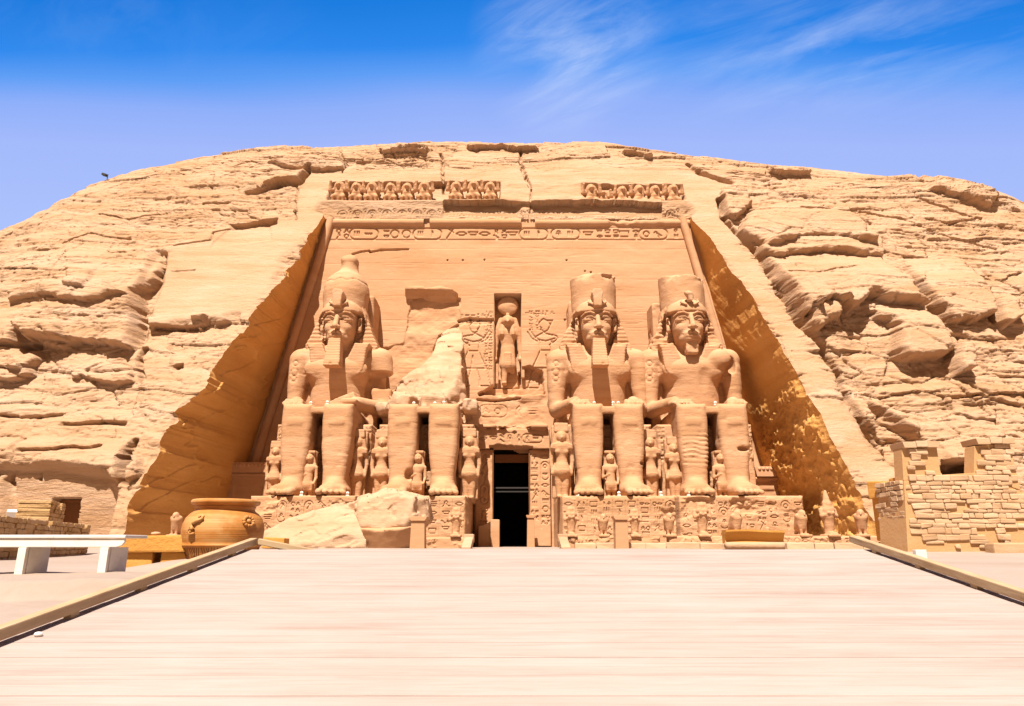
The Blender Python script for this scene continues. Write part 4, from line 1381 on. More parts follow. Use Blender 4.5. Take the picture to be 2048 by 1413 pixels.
def legs_and_seat(S, toes_l=True):
    for s in (-1, 1):
        x = s * 1.32
        S.prism([(x - .97, 5.98), (x + .97, 5.98), (x + 1.0, 4.9), (x + .95, 3.2), (x + .78, 1.7), (x + .70, .5), (x - .70, .5), (x - .78, 1.7), (x - .95, 3.2), (x - 1.0, 4.9)], 3.3, 5.36, .42)
        S.cone((x, 4.35, 3.4), (x, 4.25, 2.0), .98, .82, .12)                                        # calf
        S.box((x, 1.6, 5.15), (.97, 3.1, .85), .5, .06)                                             # thigh
        S.box((x, 5.22, 4.75), (.58, .2, .3), .18, .06)                                                 # knee cap
        # foot
        S.cone((s * 1.3, 4.0, .8), (s * 1.45, 6.1, .36), .8, .5, .25, fx=1.05)
        S.box((s * 1.46, 5.1, .34), (.86, 1.2, .30), .25, .3, rz=-s * .08)
        for i in range(5):
            a = (i - 1.6) * .36
            L = 6.98 - .08 * i - (.1 if i == 4 else 0) + (.04 if i == 0 else 0)
            S.cone((s * (1.42 + a * .8), 6.2, .26), (s * (1.46 + a), L - .15, .2), .26 if i == 0 else .19, .22 if i == 0 else .155, .025)
    S.box((0, 2.4, 5.62), (1.4, 2.7, .16), .08, .05)                                                 # kilt between the knees
    S.box((0, 5.05, 5.55), (1.0, .14, .22), .1, .05)


def torso(S, arm_r=True):
    S.cone((0, .1, 6.1), (0, .2, 7.3), 1.65, 1.45, .2, fx=1.2, fy=.85)
    S.cone((0, .2, 7.2), (0, .35, 9.2), 1.5, 1.65, .5, fx=1.22, fy=.9)
    S.box((0, .2, 9.4), (2.3, 1.2, .95), .8, .6)
    for s in (-1, 1):
        S.ell((s * 1.15, 1.35, 9.25), (1.12, .32, .70), .2)
        S.cone((s * .9, .4, 10.5), (s * 2.85, .1, 10.15), .72, .82, .35)                              # shoulder
    S.cone((0, 1.72, 7.0), (0, 1.75, 6.95), .12, .1, .1, cut=True)                                   # navel
    S.box((0, -1.6, 8.0), (2.9, 1.6, 3.2), .1)                                                       # the rock the back is part of
    S.box((0, -.5, 7.2), (1.8, 1.0, 2.8), .3, .3)
    for s in (-1, 1):
        if s > 0 and not arm_r: continue
        S.cone((s * 2.85, .1, 10.1), (s * 3.05, .3, 7.2), .80, .58, .3)
        S.cone((s * 3.0, .2, 9.4), (s * 3.06, .2, 8.0), .66, .56, .2, fy=1.2)
    for s in (-1, 1):
        if s > 0 and not arm_r: continue
        S.cone((s * 3.0, -.3, 7.0), (s * 3.0, .4, 6.45), .66, .58, .3)
        S.cone((s * 2.95, .3, 6.4), (s * 1.95, 3.4, 6.38), .58, .42, .2)
        S.box((s * 1.8, 4.1, 6.2), (.6, .75, .17), .14, .2, rz=s * .12)
        for i in range(5):
            xx = s * (1.8 + (i - 1.9) * .27)
            S.cone((xx, 4.4, 6.16), (s * (1.74 + (i - 1.9) * .27), 5.12 - .05 * abs(i - 2), 6.02), .13, .11, .04)
            if i: S.cone((xx - s * .135, 4.7, 6.32), (xx - s * .16, 5.25, 6.18), .03, .035, .02, cut=True)


def head(S, dx=0.0):
    S.cone((dx, .5, 10.3), (dx, .7, 11.6), .86, .8, .0)
    S.ell((dx, .85, 13.0), (1.17, 1.52, 1.3), .2)
    S.ell((dx, 1.15, 12.1), (1.02, 1.2, 1.25), .35)
    S.ell((dx, 1.7, 11.35), (.78, .76, .52), .3)
    S.ell((dx, 2.16, 11.14), (.36, .34, .25), .2)                                                    # chin
    for s in (-1, 1):
        S.ell((dx + s * .56, 1.8, 12.12), (.40, .46, .42), .3)                                       # cheek
        S.ell((dx + s * .58, 2.42, 12.70), (.47, .30, .22), .07, cut=True)                           # eye socket
        S.ell((dx + s * .57, 1.98, 12.66), (.40, .34, .19), .015)                                    # eyeball
        S.cone((dx + s * .19, 2.36, 12.72), (dx + s * .42, 2.38, 12.87), .04, .05, .02); S.cone((dx + s * .42, 2.38, 12.87), (dx + s * .72, 2.3, 12.87), .05, .05, .02); S.cone((dx + s * .72, 2.3, 12.87), (dx + s * 1.06, 1.95, 12.68), .05, .04, .02)
        S.cone((dx + s * .22, 2.3, 12.57), (dx + s * .6, 2.24, 12.47), .035, .04, .02); S.cone((dx + s * .6, 2.24, 12.47), (dx + s * 1.02, 1.97, 12.62), .04, .03, .02)
        S.cone((dx + s * .17, 2.40, 13.06), (dx + s * .5, 2.36, 13.2), .07, .08, .06); S.cone((dx + s * .5, 2.36, 13.2), (dx + s * .85, 2.18, 13.18), .08, .07, .06); S.cone((dx + s * .85, 2.18, 13.18), (dx + s * 1.14, 1.85, 12.98), .07, .05, .06)
        S.ell((dx + s * .2, 2.70, 11.98), (.17, .2, .13), .08)                                       # nostril wing
        S.ell((dx + s * .58, 2.30, 11.53), (.12, .2, .1), .1, cut=True)                              # corner of the mouth
        S.box((dx + s * 1.29, .95, 12.6), (.13, .32, .55), .12, .03, rz=-s * .5); S.ell((dx + s * 1.37, 1.2, 12.72), (.13, .22, .3), .03, cut=True); S.cone((dx + s * 1.31, 1.2, 12.85), (dx + s * 1.29, 1.28, 12.55), .05, .05, .03)   # ear
        S.cone((dx + s * .12, 2.74, 11.9), (dx + s * .13, 2.85, 11.84), .05, .05, .03, cut=True)
    S.cone((dx, 2.34, 12.95), (dx, 2.80, 12.08), .15, .19, .1); S.ell((dx, 2.84, 11.99), (.18, .2, .16), .08)     # nose
    S.ell((dx, 2.2, 11.55), (.55, .32, .3), .2)
    for s in (-1, 1):
        S.cone((dx + s * .44, 2.36, 11.6), (dx + s * .12, 2.55, 11.67), .06, .10, .04); S.cone((dx + s * .36, 2.38, 11.42), (dx, 2.54, 11.39), .08, .12, .04)
    S.cone((dx - .46, 2.58, 11.53), (dx + .46, 2.58, 11.53), .03, .03, .03, cut=True)


def nemes(dx=0.0, ruin=0.0, seed=0):
    S = Sdf((-2.9, -1.6, 8.4), (2.9, 3.4, 15.0), .065)
    wing = [(-1.25, 14.45), (1.25, 14.45), (1.62, 14.05), (1.78, 13.4), (2.2, 12.2), (2.66, 11.15), (2.62, 10.85), (1.9, 10.4), (-1.9, 10.4), (-2.62, 10.85), (-2.66, 11.15), (-2.2, 12.2), (-1.78, 13.4), (-1.62, 14.05)]
    S.prism([(x + dx, z) for x, z in wing], -1.5, .75, .12)
    S.prism([(x + dx, z) for x, z in [(-1.45, 14.1), (1.45, 14.1), (1.74, 13.5), (1.76, 12.9), (-1.76, 12.9), (-1.74, 13.5)]], -.2, 1.05, .12, .15)
    S.ell((dx, .72, 13.25), (1.60, 1.74, 1.45), .06)
    for s in (-1, 1):                                                                               # lappets on the chest
        S.prism([(dx + s * .78, 11.15), (dx + s * 2.3, 11.1), (dx + s * 2.05, 10.6), (dx + s * 1.9, 9.2), (dx + s * 1.6, 8.75), (dx + s * 1.0, 8.7), (dx + s * .66, 9.0), (dx + s * .7, 10.2)], -.2, 1.62, .12, .06)
        S.ell((dx + s * 1.42, 1.2, 12.5), (.34, .85, 1.0), .05, cut=True)                          # hollow round the ear
    # the face opening
    S.prism([(dx - 1.35, 13.36), (dx - .5, 13.30), (dx + .5, 13.30), (dx + 1.35, 13.36), (dx + 1.55, 12.9), (dx + 1.5, 12.2), (dx + 1.2, 11.1), (dx + .72, 10.0), (dx + .62, 8.4), (dx - .62, 8.4), (dx - .72, 10.0), (dx - 1.2, 11.1), (dx - 1.5, 12.2), (dx - 1.55, 12.9)], .3, 4.0, 0, .03, cut=True)
    x, y, z = np.meshgrid(*S.ax, indexing='ij', sparse=True)
    st = .024 * np.cos(z * 2 * math.pi / .30) * sstep(13.3, 12.9, z) * (np.abs(x - dx) > .6)
    st2 = .014 * np.cos(z * 2 * math.pi / .21)
    S.F = S.F + np.where(z > 11.1, st, st2 * (z < 11.1)).astype(np.float32)
    if ruin:
        S.F = S.F + ruin * (np.clip(fb3(x / 1.1, y / 1.1, z / .8, 3, seed) + .15, 0, 1) * (np.abs(x - dx) > 1.35) * (z > 10.9)).astype(np.float32)
    S.rough(.035, .6, 2, seed + 9)
    return S


def weather(S, s, k=1.0):
    """bedding lines, saw joints of the re-assembled blocks, pits and chipped edges"""
    x, y, z = np.meshgrid(*S.ax, indexing='ij', sparse=True)
    n1 = fb3(x / 2.2, y / 2.2, z / 1.2, 3, s)
    bed = np.abs(fb3(x / 4.5, y / 4.5, z / .55 + 0 * x, 2, s + 3))
    pit = fb3(x / .45, y / .45, z / .35, 2, s + 5)
    F = .05 * n1 + .05 * sstep(.09, 0, bed) * sstep(-.1, .3, n1) + .16 * np.clip(pit - .42, 0, 1) + .02 * pit
    r = random.Random(s)
    for zj in (1.6 + r.random(), 3.6 + r.random(), 7.4 + r.random(), 9.0 + r.random() * .6):
        F = F + .045 * np.exp(-((z - zj - .02 * x) / .05) ** 2)
    chip = fb3(x / 1.1, y / 1.1, z / .8, 3, s + 9)
    S.F = S.F + (k * (F + .22 * np.clip(chip - .38, 0, 1))).astype(np.float32)


def colossus(x, label, variant):
    root = thing('seated_colossus', label, 'statue', (x, STY, SOLE), 'seated colossi along the temple front')
    full = variant != 2
    S = Sdf((-4.1, -3.0, -.05), (4.1, 7.6, 14.6 if full else 6.6), .08)
    legs_and_seat(S)
    dxh = {1: .12, 3: -.12, 4: -.2}.get(variant, 0.0)
    if full:
        torso(S, arm_r=(variant != 1))
        S.cone((dxh * .5, .3, 10.2), (dxh, .6, 11.4), .92, .82, .3)
    if variant == 1:
        # viewer's right arm broken off at the shoulder, forearm still on the thigh, a rock lying on the lap
        S.cone((2.9, .1, 10.15), (3.15, .2, 9.1), .9, .8, .3)
        S.ell((3.2, .4, 8.6), (1.0, 1.1, .6), .15, cut=True)
        S.cone((3.25, .1, 6.5), (2.0, 3.5, 6.35), .62, .42, .2); S.box((1.85, 4.0, 6.25), (.55, .8, .18), .14, .2)
        S.box((3.1, -.6, 7.2), (.75, .9, .9), .25, .2)
        S.box((1.15, 2.5, 6.5), (.95, .6, .42), .06, .05, ry=-.32, rz=.2); S.box((1.6, 2.6, 6.35), (.6, .6, .4), .08, .05, ry=.5)
    if variant == 4:
        S.ell((2.75, 1.2, 9.6), (.45, .8, .75), .1, cut=True); S.ell((1.85, 1.35, 9.95), (.85, .6, .75), .25)
        S.ell((.75, 1.9, 8.2), (.55, .35, 1.0), .15, cut=True)
        S.ell((dxh, 2.3, 10.75), (.7, .6, .5), .12, cut=True)
        x_, y_, z_ = np.meshgrid(*S.ax, indexing='ij', sparse=True)
        band = sstep(1.6, 2.2, z_) * sstep(4.3, 3.9, z_) * sstep(-2.2, -2.0, x_) * sstep(-.1, -.3, x_)
        S.F = S.F + (band * .035 * np.cos(z_ * 2 * math.pi / .27 + 2.5 * vn2(x_ * 1.3 + 0 * z_, z_ * 1.0 + 0 * x_, 3))).astype(np.float32)
        S.ell((1.75, 5.2, 3.0), (.4, .35, .16), .05, cut=True)
    if variant == 3:
        S.ell((2.0, 5.1, 2.1), (.13, .35, .13), .02, cut=True)
    if variant == 2:
        S.ell((-.75, 5.2, 1.35), (.3, .3, .38), .03, cut=True)
    x_, y_, z_ = np.meshgrid(*S.ax, indexing='ij', sparse=True)
    if full:
        for xc, zc, rr in ((-3.05, 9.75, .2), (-3.08, 9.1, .26), (-3.1, 8.6, .2)):                  # names cut into the upper arm
            S.F = S.F + (.07 * np.exp(-((np.hypot(x_ - xc, z_ - zc) - rr) / .05) ** 2) * (y_ > .3)).astype(np.float32)
    weather(S, variant * 7, .55)
    S.build('body', M_STATUE, root)
    if full:
        S = Sdf((-2.0, -.6, 10.2), (2.0, 3.4, 14.4), .045)
        head(S, dxh)
        if variant == 4:
            S.ell((dxh, 2.45, 10.75), (.7, .5, .35), .1, cut=True)
        S.rough(.012, .5, 3, variant)
        S.build('head', M_STATUE, root)

    # throne block, with the inscribed slab seen between the shins
    R = Relief(np.arange(-3.2, 3.21, .06), np.arange(-.1, 5.0, .06))
    r_ = random.Random(variant)
    R.col(0, .4, 4.9, .62, r_, .05, .12); R.seg((-.42, 0), (-.42, 5), .03, .06); R.seg((.42, 0), (.42, 5), .03, .06)
    for q in (-2.95, 2.95): R.col(q, 2.2, 4.8, .4, r_, .04, .08)
    block('throne', R, 5.6, M_STATUE, root, (0, -3.15, 0), .12, .05, variant)
    if full:
        nemes(dxh, {1: .05, 3: .2, 4: .4}[variant], variant).build('headdress', M_STATUE, root)
        # crown
        S = Sdf((-2.1, -2.4, 13.4), (2.1, 3.2, 19.2), .08)
        if variant == 1:
            S.cone((dxh, .25, 13.6), (dxh, .2, 15.4), 1.62, 1.70, 0); S.cone((dxh, .2, 15.3), (dxh, .2, 15.9), 1.7, 1.25, .15)
            S.cone((dxh + .05, .2, 15.8), (dxh + .1, .1, 16.8), 1.25, .72, .3); S.cone((dxh + .1, .1, 16.6), (dxh + .12, .1, 17.9), .70, .62, .15)
            S.box((dxh + .1, .1, 18.0), (.6, .6, .3), .28, .2)
            x_, y_, z_ = np.meshgrid(*S.ax, indexing='ij', sparse=True)
            S.F = S.F + (.09 * np.exp(-((z_ - 16.0 - .12 * vn2(x_ * 2 + 0 * z_, z_ * 0 + 3, 2)) / .05) ** 2)).astype(np.float32)
        else:
            zt_ = 17.0 if variant == 3 else 16.9
            S.cone((dxh, .25, 13.5), (dxh, .1, 16.9), 1.64, 1.74 if variant == 3 else 1.68, 0)
            S.half((-.08 if variant == 3 else .05, .15, 1.0), zt_ - .55, k=.05)
            S.ell((dxh - .1, -.4, zt_ - .45), (1.25, 1.2, .5), .12)
            x_, y_, z_ = np.meshgrid(*S.ax, indexing='ij', sparse=True)
            S.F = S.F + (.5 * np.clip(fb3(x_ / .7, y_ / .7, z_ / .6, 3, 40 + variant) - .05, 0, 1) * sstep(15.6, 16.5, z_)).astype(np.float32)
        S.rough(.05, .7, 3, 60 + variant)
        S.build('crown', M_STATUE, root)
        # rearing cobra on the brow
        S = Sdf((-1.2, 1.4, 13.0), (1.2, 3.5, 15.4), .05)
        if variant == 4:
            S.box((dxh, 2.45, 14.25), (.2, .3, .35), .15); S.ell((dxh - .15, 2.4, 14.5), (.2, .3, .22), .1); S.rough(.12, .35, 2, 4)
        else:
            S.prism([(dxh - .28, 13.5), (dxh + .28, 13.5), (dxh + .33, 14.2), (dxh + .42, 14.55), (dxh + .28, 14.8), (dxh - .28, 14.8), (dxh - .42, 14.55), (dxh - .33, 14.2)], 1.6, 2.85, .06)
        for s in (-1, 1):
            S.cone((dxh + s * .3, 2.45, 13.75), (dxh + s * .62, 2.3, 13.95), .1, .08, .06); S.cone((dxh + s * .62, 2.3, 13.95), (dxh + s * .58, 2.2, 14.2), .08, .05, .05)
        S.rough(.02, .3, 2, 4)
        S.build('uraeus', M_STATUE, root)
        if variant != 4:
            S = Sdf((-1.0, .6, 8.6), (1.0, 4.0, 11.5), .05)
            S.prism([(dxh - .42, 11.15), (dxh + .42, 11.15), (dxh + .46, 10.6), (dxh + .58, 9.05), (dxh - .58, 9.05), (dxh - .46, 10.6)], 1.75, 2.75, .06)
            x_, y_, z_ = np.meshgrid(*S.ax, indexing='ij', sparse=True)
            S.F = S.F - (.32 * sstep(11.1, 9.2, z_) * (y_ > 2.2)).astype(np.float32) * 0 + (.010 * np.cos(z_ * 2 * math.pi / .2)).astype(np.float32)
            S.add(lambda x, y, z: (.35 * np.clip(fb3(x / .4, y / .5, z / .4, 2, 71) - .1, 0, 1) * sstep(9.4, 9.1, z)))
            V, Q = S.surface()
            V[:, 1] += .42 * np.clip((11.1 - V[:, 2]) / 2, 0, 1)
            V = V * np.array([1, -1, 1], np.float32)
            link('beard', mesh_np('beard', V, Q[:, ::-1]), M_STATUE, root)
        else:
            S = Sdf((-.9, .6, 10.0), (.7, 3.2, 11.5), .06)
            S.box((dxh, 1.75, 10.65), (.45, .5, .5), .15); S.rough(.1, .5, 2, 5)
            S.build('beard', M_STATUE, root)
        # back pillar joining the figure to the wall behind
        S = Sdf((-2.4, -3.6, 5.5), (2.4, .2, 16.2), .1)
        if variant == 1:
            S.box((.55, -1.9, 10.6), (1.55, 1.3, 5.0), .25)
        elif variant == 3:
            S.box((-.35, -1.9, 10.2), (1.6, 1.2, 5.0), .3); S.add(lambda x, y, z: .5 * np.clip(fb3(x / .8, y / .8, z / .8, 3, 17), 0, 1) * sstep(12, 13.5, z))
        else:
            S.box((-1.0, -1.8, 10.0), (1.35, 1.1, 5.0), .2); S.box((-1.8, -1.2, 13.7), (.35, .5, 1.0), .12); S.add(lambda x, y, z: .35 * np.clip(fb3(x / .8, y / .8, z / .8, 3, 19), 0, 1))
        S.rough(.06, .8, 2, 90 + variant)
        S.build('back_pillar', M_STATUE, root)
    else:
        # what is left of the torso: a torn slope of rock rising to the right
        S = Sdf((-3.9, -4.2, 5.2), (3.9, 4.0, 16.5), .1)
        poly = [(-3.4, 5.4), (3.3, 5.4), (3.2, 6.9), (2.45, 7.2), (2.15, 9.0), (1.95, 13.9), (1.75, 14.4), (1.0, 14.3), (.55, 13.4), (0, 12.3), (-.2, 11.0), (-.8, 10.0), (-1.9, 9.3), (-2.6, 8.7), (-3.3, 7.6)]
        S.prism(poly, -4.0, 3.4, .15)
        S.half((.1, 1.0, .52), 4.75, k=.1); S.half((-.55, .9, .45), 4.1, k=.08); S.half((.75, .8, .15), 2.85, k=.08); S.half((-.1, .8, .9), 7.9, k=.1)
        S.box((-1.6, 2.0, 6.5), (.9, 1.0, .7), .1, .05, rz=.5, ry=.3); S.box((.2, 2.6, 6.3), (.8, .8, .5), .1, .05, rz=-.4)
        S.box((-2.95, .5, 6.3), (.65, 1.6, .35), .2, .2); S.box((2.9, .6, 6.5), (.6, 1.6, .5), .25, .2)
        x_, y_, z_ = np.meshgrid(*S.ax, indexing='ij', sparse=True)
        S.F = S.F + (.3 * np.round(2.6 * fb3(x_ / 1.9, y_ / 1.9, z_ / 1.5, 3, 77)) / 2.6).astype(np.float32)
        S.rough(.22, 2.2, 4, 78)
        S.add(lambda x, y, z: .10 * np.abs(fb3(x / .7, y / .7, z / .6, 3, 79)) + .07 * np.round(3 * fb3(x / .9, y / .9, z / .5, 2, 80)) / 3)
        S.build('torn_torso', M_PALE, root)
    return root


SX = {1: -12.62, 2: -5.75, 3: 6.25, 4: 13.0}
colossus(SX[1], 'seated king colossus with the tall complete crown, its arm broken at the shoulder', 1)
colossus(SX[2], 'seated colossus broken off above the lap, only legs and torn rock remaining', 2)
colossus(SX[3], 'seated king colossus with striped beard and both arms, just right of the doorway', 3)
colossus(SX[4], 'seated king colossus without beard, its crown broken, beside the rough side wall', 4)


# pedestals with carved fronts
def pedestal(u0, u1, label, seed, skip=None):
    x0, x1 = P(u0, 1000, 43.2)[0], P(u1, 1000, 43.2)[0]
    R = Relief(np.arange(x0, x1, .03), np.arange(-.15, 2.98, .03))
    r_ = random.Random(seed)
    n = int((x1 - x0) / .72)
    for i in range(n):
        R.col(x0 + (x1 - x0) * (i + .5) / n, .35, 2.72, .62, r_, .034, .07)
        if i: R.seg((x0 + (x1 - x0) * i / n, .3), (x0 + (x1 - x0) * i / n, 2.7), .02, .04)
    X, Z = np.meshgrid(R.x, R.z)
    dmg = sstep(.1, .45, fb2(X / 1.6, Z / 1.2, 4, seed + 30)) * sstep(.6, 2.6, Z + 1.2 * fb2(X / 2, Z, 2, seed))
    R.D = R.D * (1 - dmg) - .22 * dmg
    R.D += -.12 * sstep(2.72, 2.8, Z) * 0
    t = thing('statue_pedestal', label, 'pedestal', ((x0 + x1) / 2, 43.2, 0), 'carved pedestals under the colossi')
    b = block('plinth', R, 9.3, M_STATUE, t, (-(x0 + x1) / 2, 0, 0), .1, .05, seed)
    return t


pedestal(498, 712, 'carved pedestal under the colossus with the tall crown, behind the fallen rocks', 1)
pedestal(722, 932, 'carved pedestal under the broken colossus, beside the doorway', 2)
pedestal(1124, 1352, 'carved pedestal under the bearded colossus right of the doorway', 3)
pedestal(1358, 1608, 'carved pedestal under the beardless colossus near the rough side wall', 4)


# standing royal women beside the legs, small princes between them
def queen_mesh():
    S = Sdf((-1.0, -.5, -.05), (1.0, 1.0, 5.1), .055)
    S.box((0, -.2, 2.4), (.62, .28, 2.4), .05)                                       # back slab
    S.box((0, .12, 4.62), (.46, .34, .32), .06)                                      # flat crown
    S.ell((0, .22, 4.02), (.4, .4, .42), .05)
    S.prism([(-.5, 4.3), (.5, 4.3), (.62, 3.6), (.78, 3.15), (-.78, 3.15), (-.62, 3.6)], -.2, .38, .12, .05)   # wide wig
    S.ell((0, .42, 3.98), (.27, .28, .36), .04); S.cone((0, .66, 4.02), (0, .74, 3.9), .05, .07, .04); S.ell((0, .66, 3.78), (.13, .06, .04), .03)
    for s in (-1, 1):
        S.ell((s * .11, .71, 4.06), (.08, .06, .04), .02, cut=True)
        S.prism([(s * .2, 3.6), (s * .72, 3.5), (s * .76, 3.14), (s * .18, 3.14)], .1, .6, .08, .03)
        S.ell((s * .26, .5, 2.98), (.2, .2, .18), .08)
        S.cone((s * .62, .2, 3.2), (s * .7, .22, 2.4), .17, .14, .05); S.cone((s * .7, .22, 2.4), (s * .62, .32, 1.7), .14, .11, .04); S.ell((s * .62, .36, 1.6), (.12, .14, .18), .03)
        S.cone((s * .24, .25, 1.8), (s * .2, .25, .2), .32, .19, .08); S.box((s * .2, .45, .08), (.17, .36, .1), .07, .05)
    S.cone((0, .3, 3.3), (0, .3, 2.4), .42, .27, .1, fx=1.2); S.cone((0, .3, 2.4), (0, .32, 1.75), .27, .48, .12, fx=1.2); S.ell((0, .35, 2.0), (.42, .36, .4), .1)
    S.rough(.02, .4, 2, 3)
    V, Q = S.surface(); V = V * np.array([1, -1, 1], np.float32)
    return mesh_np('queen', V, Q[:, ::-1])


def prince_mesh():
    S = Sdf((-.8, -.5, -.05), (.8, .9, 3.2), .045)
    S.box((0, -.2, 1.5), (.42, .22, 1.52), .04); S.box((0, .05, 2.95), (.36, .3, .1), .03)
    S.ell((0, .2, 2.55), (.27, .3, .32)); S.cone((0, .44, 2.58), (0, .5, 2.48), .04, .05, .03)
    S.prism([(-.3, 2.85), (.3, 2.85), (.42, 2.2), (.5, 1.85), (-.5, 1.85), (-.42, 2.2)], -.2, .2, .08)
    S.box((0, .15, 1.9), (.42, .22, .2), .15, .08); S.cone((0, .15, 1.9), (0, .2, 1.2), .33, .25, .1); S.cone((0, .2, 1.3), (0, .22, .8), .27, .36, .1)
    S.box((0, .2, .72), (.36, .26, .3), .08, .08)
    for s in (-1, 1):
        S.cone((s * .45, .15, 1.95), (s * .5, .15, 1.3), .12, .1, .04); S.cone((s * .5, .15, 1.3), (s * (.42 if s > 0 else .1), .42, 1.5 if s < 0 else .9), .1, .08, .04)
        S.cone((s * .17, .15, .7), (s * .17, .15, .1), .17, .13, .04); S.box((s * .17, .32, .06), (.12, .26, .07), .05, .03)
        S.ell((s * .1, .46, 2.6), (.06, .04, .03), .02, cut=True)
    S.rough(.02, .35, 2, 13)
    V, Q = S.surface(); V = V * np.array([1, -1, 1], np.float32)
    return mesh_np('prince', V, Q[:, ::-1])


QM, PM = queen_mesh(), prince_mesh()
QM.name, PM.name = 'standing_woman_figure', 'small_prince_figure'
for k, (u, v, Y, sc_, lab) in enumerate([
        (547, 992, 45.6, .74, 'small standing woman statue at the outer side of the tall-crowned colossus'),
        (712, 990, 46.5, .92, 'shaded standing woman statue between the tall-crowned and the broken colossus, beside the tall-crowned one'),
        (762, 985, 46.0, .90, 'standing woman statue left of the broken colossus legs'),
        (938, 990, 46.4, .93, 'standing woman statue on the doorway side of the broken colossus'),
        (1124, 992, 45.4, .97, 'standing woman statue in a wide wig on the doorway side of the bearded colossus'),
        (1302, 990, 46.6, .92, 'half hidden standing woman statue behind the far leg of the bearded colossus'),
        (1350, 990, 45.8, .80, 'standing woman statue left of the beardless colossus legs')]):
    p = P(u, v, Y)
    o = link('standing_woman_statue', QM, M_STATUE, None, (p[0], Y, SOLE - .05))
    o.scale = (sc_,) * 3
    tag(o, lab, 'statue', 'royal women standing by the colossi')
for k, (u, lab) in enumerate([(617, 'small prince statue between the shins of the tall-crowned colossus'), (835, 'small prince statue between the shins of the broken colossus'),
                              (1221, 'small prince statue between the shins of the bearded colossus'), (1443, 'small prince statue between the shins of the beardless colossus')]):
    p = P(u, 985, 45.4)
    o = link('small_prince_statue', PM, M_STATUE, None, (p[0], 45.3, SOLE - .05))
    o.scale = (.98,) * 3
    tag(o, lab, 'statue', 'small princes standing between the shins')

# baboons greeting the sun, in a row under the brow
S = Sdf((-.9, -.5, -.05), (.9, .9, 2.0), .05)
S.ell((0, .15, .75), (.42, .4, .75)); S.ell((0, .25, 1.45), (.38, .36, .34), .08); S.cone((0, .45, 1.42), (0, .72, 1.34), .2, .14, .06)
S.ell((0, .15, 1.25), (.5, .36, .4), .1)
for s in (-1, 1):
    S.cone((s * .42, .2, 1.1), (s * .68, .4, 1.0), .17, .15, .06); S.cone((s * .68, .4, 1.0), (s * .6, .6, 1.65), .15, .11, .05)
    S.cone((s * .28, .3, .55), (s * .42, .55, .35), .22, .18, .08); S.cone((s * .42, .55, .4), (s * .4, .5, .05), .16, .15, .05)
    S.ell((s * .13, .6, 1.55), (.07, .06, .05), .02, cut=True)
S.box((0, -.1, .7), (.55, .25, .75), .1)
S.rough(.06, .3, 2, 3)
V, Q = S.surface(); V = V * np.array([1, -1, 1], np.float32)
BM_ = mesh_np('baboon', V, Q[:, ::-1])
r_ = random.Random(2)
zb = ENT[0]
ordn = ['first', 'second', 'third', 'fourth', 'fifth', 'sixth']
for i, u in enumerate((678, 711, 743, 780, 813, 848, 911, 947, 980, 1182, 1206, 1243, 1277, 1309, 1345)):
    x = pxpoly([(u, 384)])[0][0]
    zz = zb + .02 - (.45 if u > 1100 else 0) + (.1 if 900 < u < 1000 else 0)
    o = link('baboon_statue', BM_, M_STATUE, None, (x, CY0 + CK * (zz + .1) + .95, zz))
    sc_ = r_.uniform(1.0, 1.12)
    o.scale = (sc_ * r_.choice([-1, 1]), sc_, sc_ * (1 if u not in (1206,) else .75)); o.rotation_euler = (0, 0, r_.uniform(-.1, .1))
    if i < 6: lab = f'{ordn[i]} from the left of six worn baboon statues above the tall-crowned colossus'
    elif i < 9: lab = ['headless-looking worn', 'middle', 'most eroded'][i - 6] + ' baboon statue of the short row of three above the broken colossus'
    else: lab = f'{ordn[i - 9]} from the left of the worn baboon statues at the right of the cornice row'
    tag(o, lab, 'statue', 'baboon statues along the top of the temple front')


# ------------------------------------------------------------------ terrace: parapets, posts, statuettes
def carved_box(name, label, cat, u0, u1, v1, Y, depth, seed, mat=M_FACADE, group=None, glyph=True, zbot=-.2, wv=None):
    x0, x1 = P(u0, 1085, Y)[0], P(u1, 1085, Y)[0]
    z1 = P(1024, v1, Y)[2]
    R = Relief(np.arange(x0, x1, .035), np.arange(zbot, z1, .035))
    if glyph:
        s = z1 * .62
        R.row(x0 + .1, x1 - .1, z1 * .52, s, random.Random(seed), .03, .05); R.seg((x0, z1 - .07), (x1, z1 - .07), .02, .03)
    X, Z = np.meshgrid(R.x, R.z)
    dmg = sstep(.15, .4, fb2(X / 1.3, Z / .6, 4, seed))
    R.D = R.D * (1 - dmg) - .08 * dmg
    t = thing(name, label, cat, (0, Y, 0), group)
    block('coping' if not glyph else 'carved_slab', R, depth, mat, t, None, .06, .03, seed)
    return z1


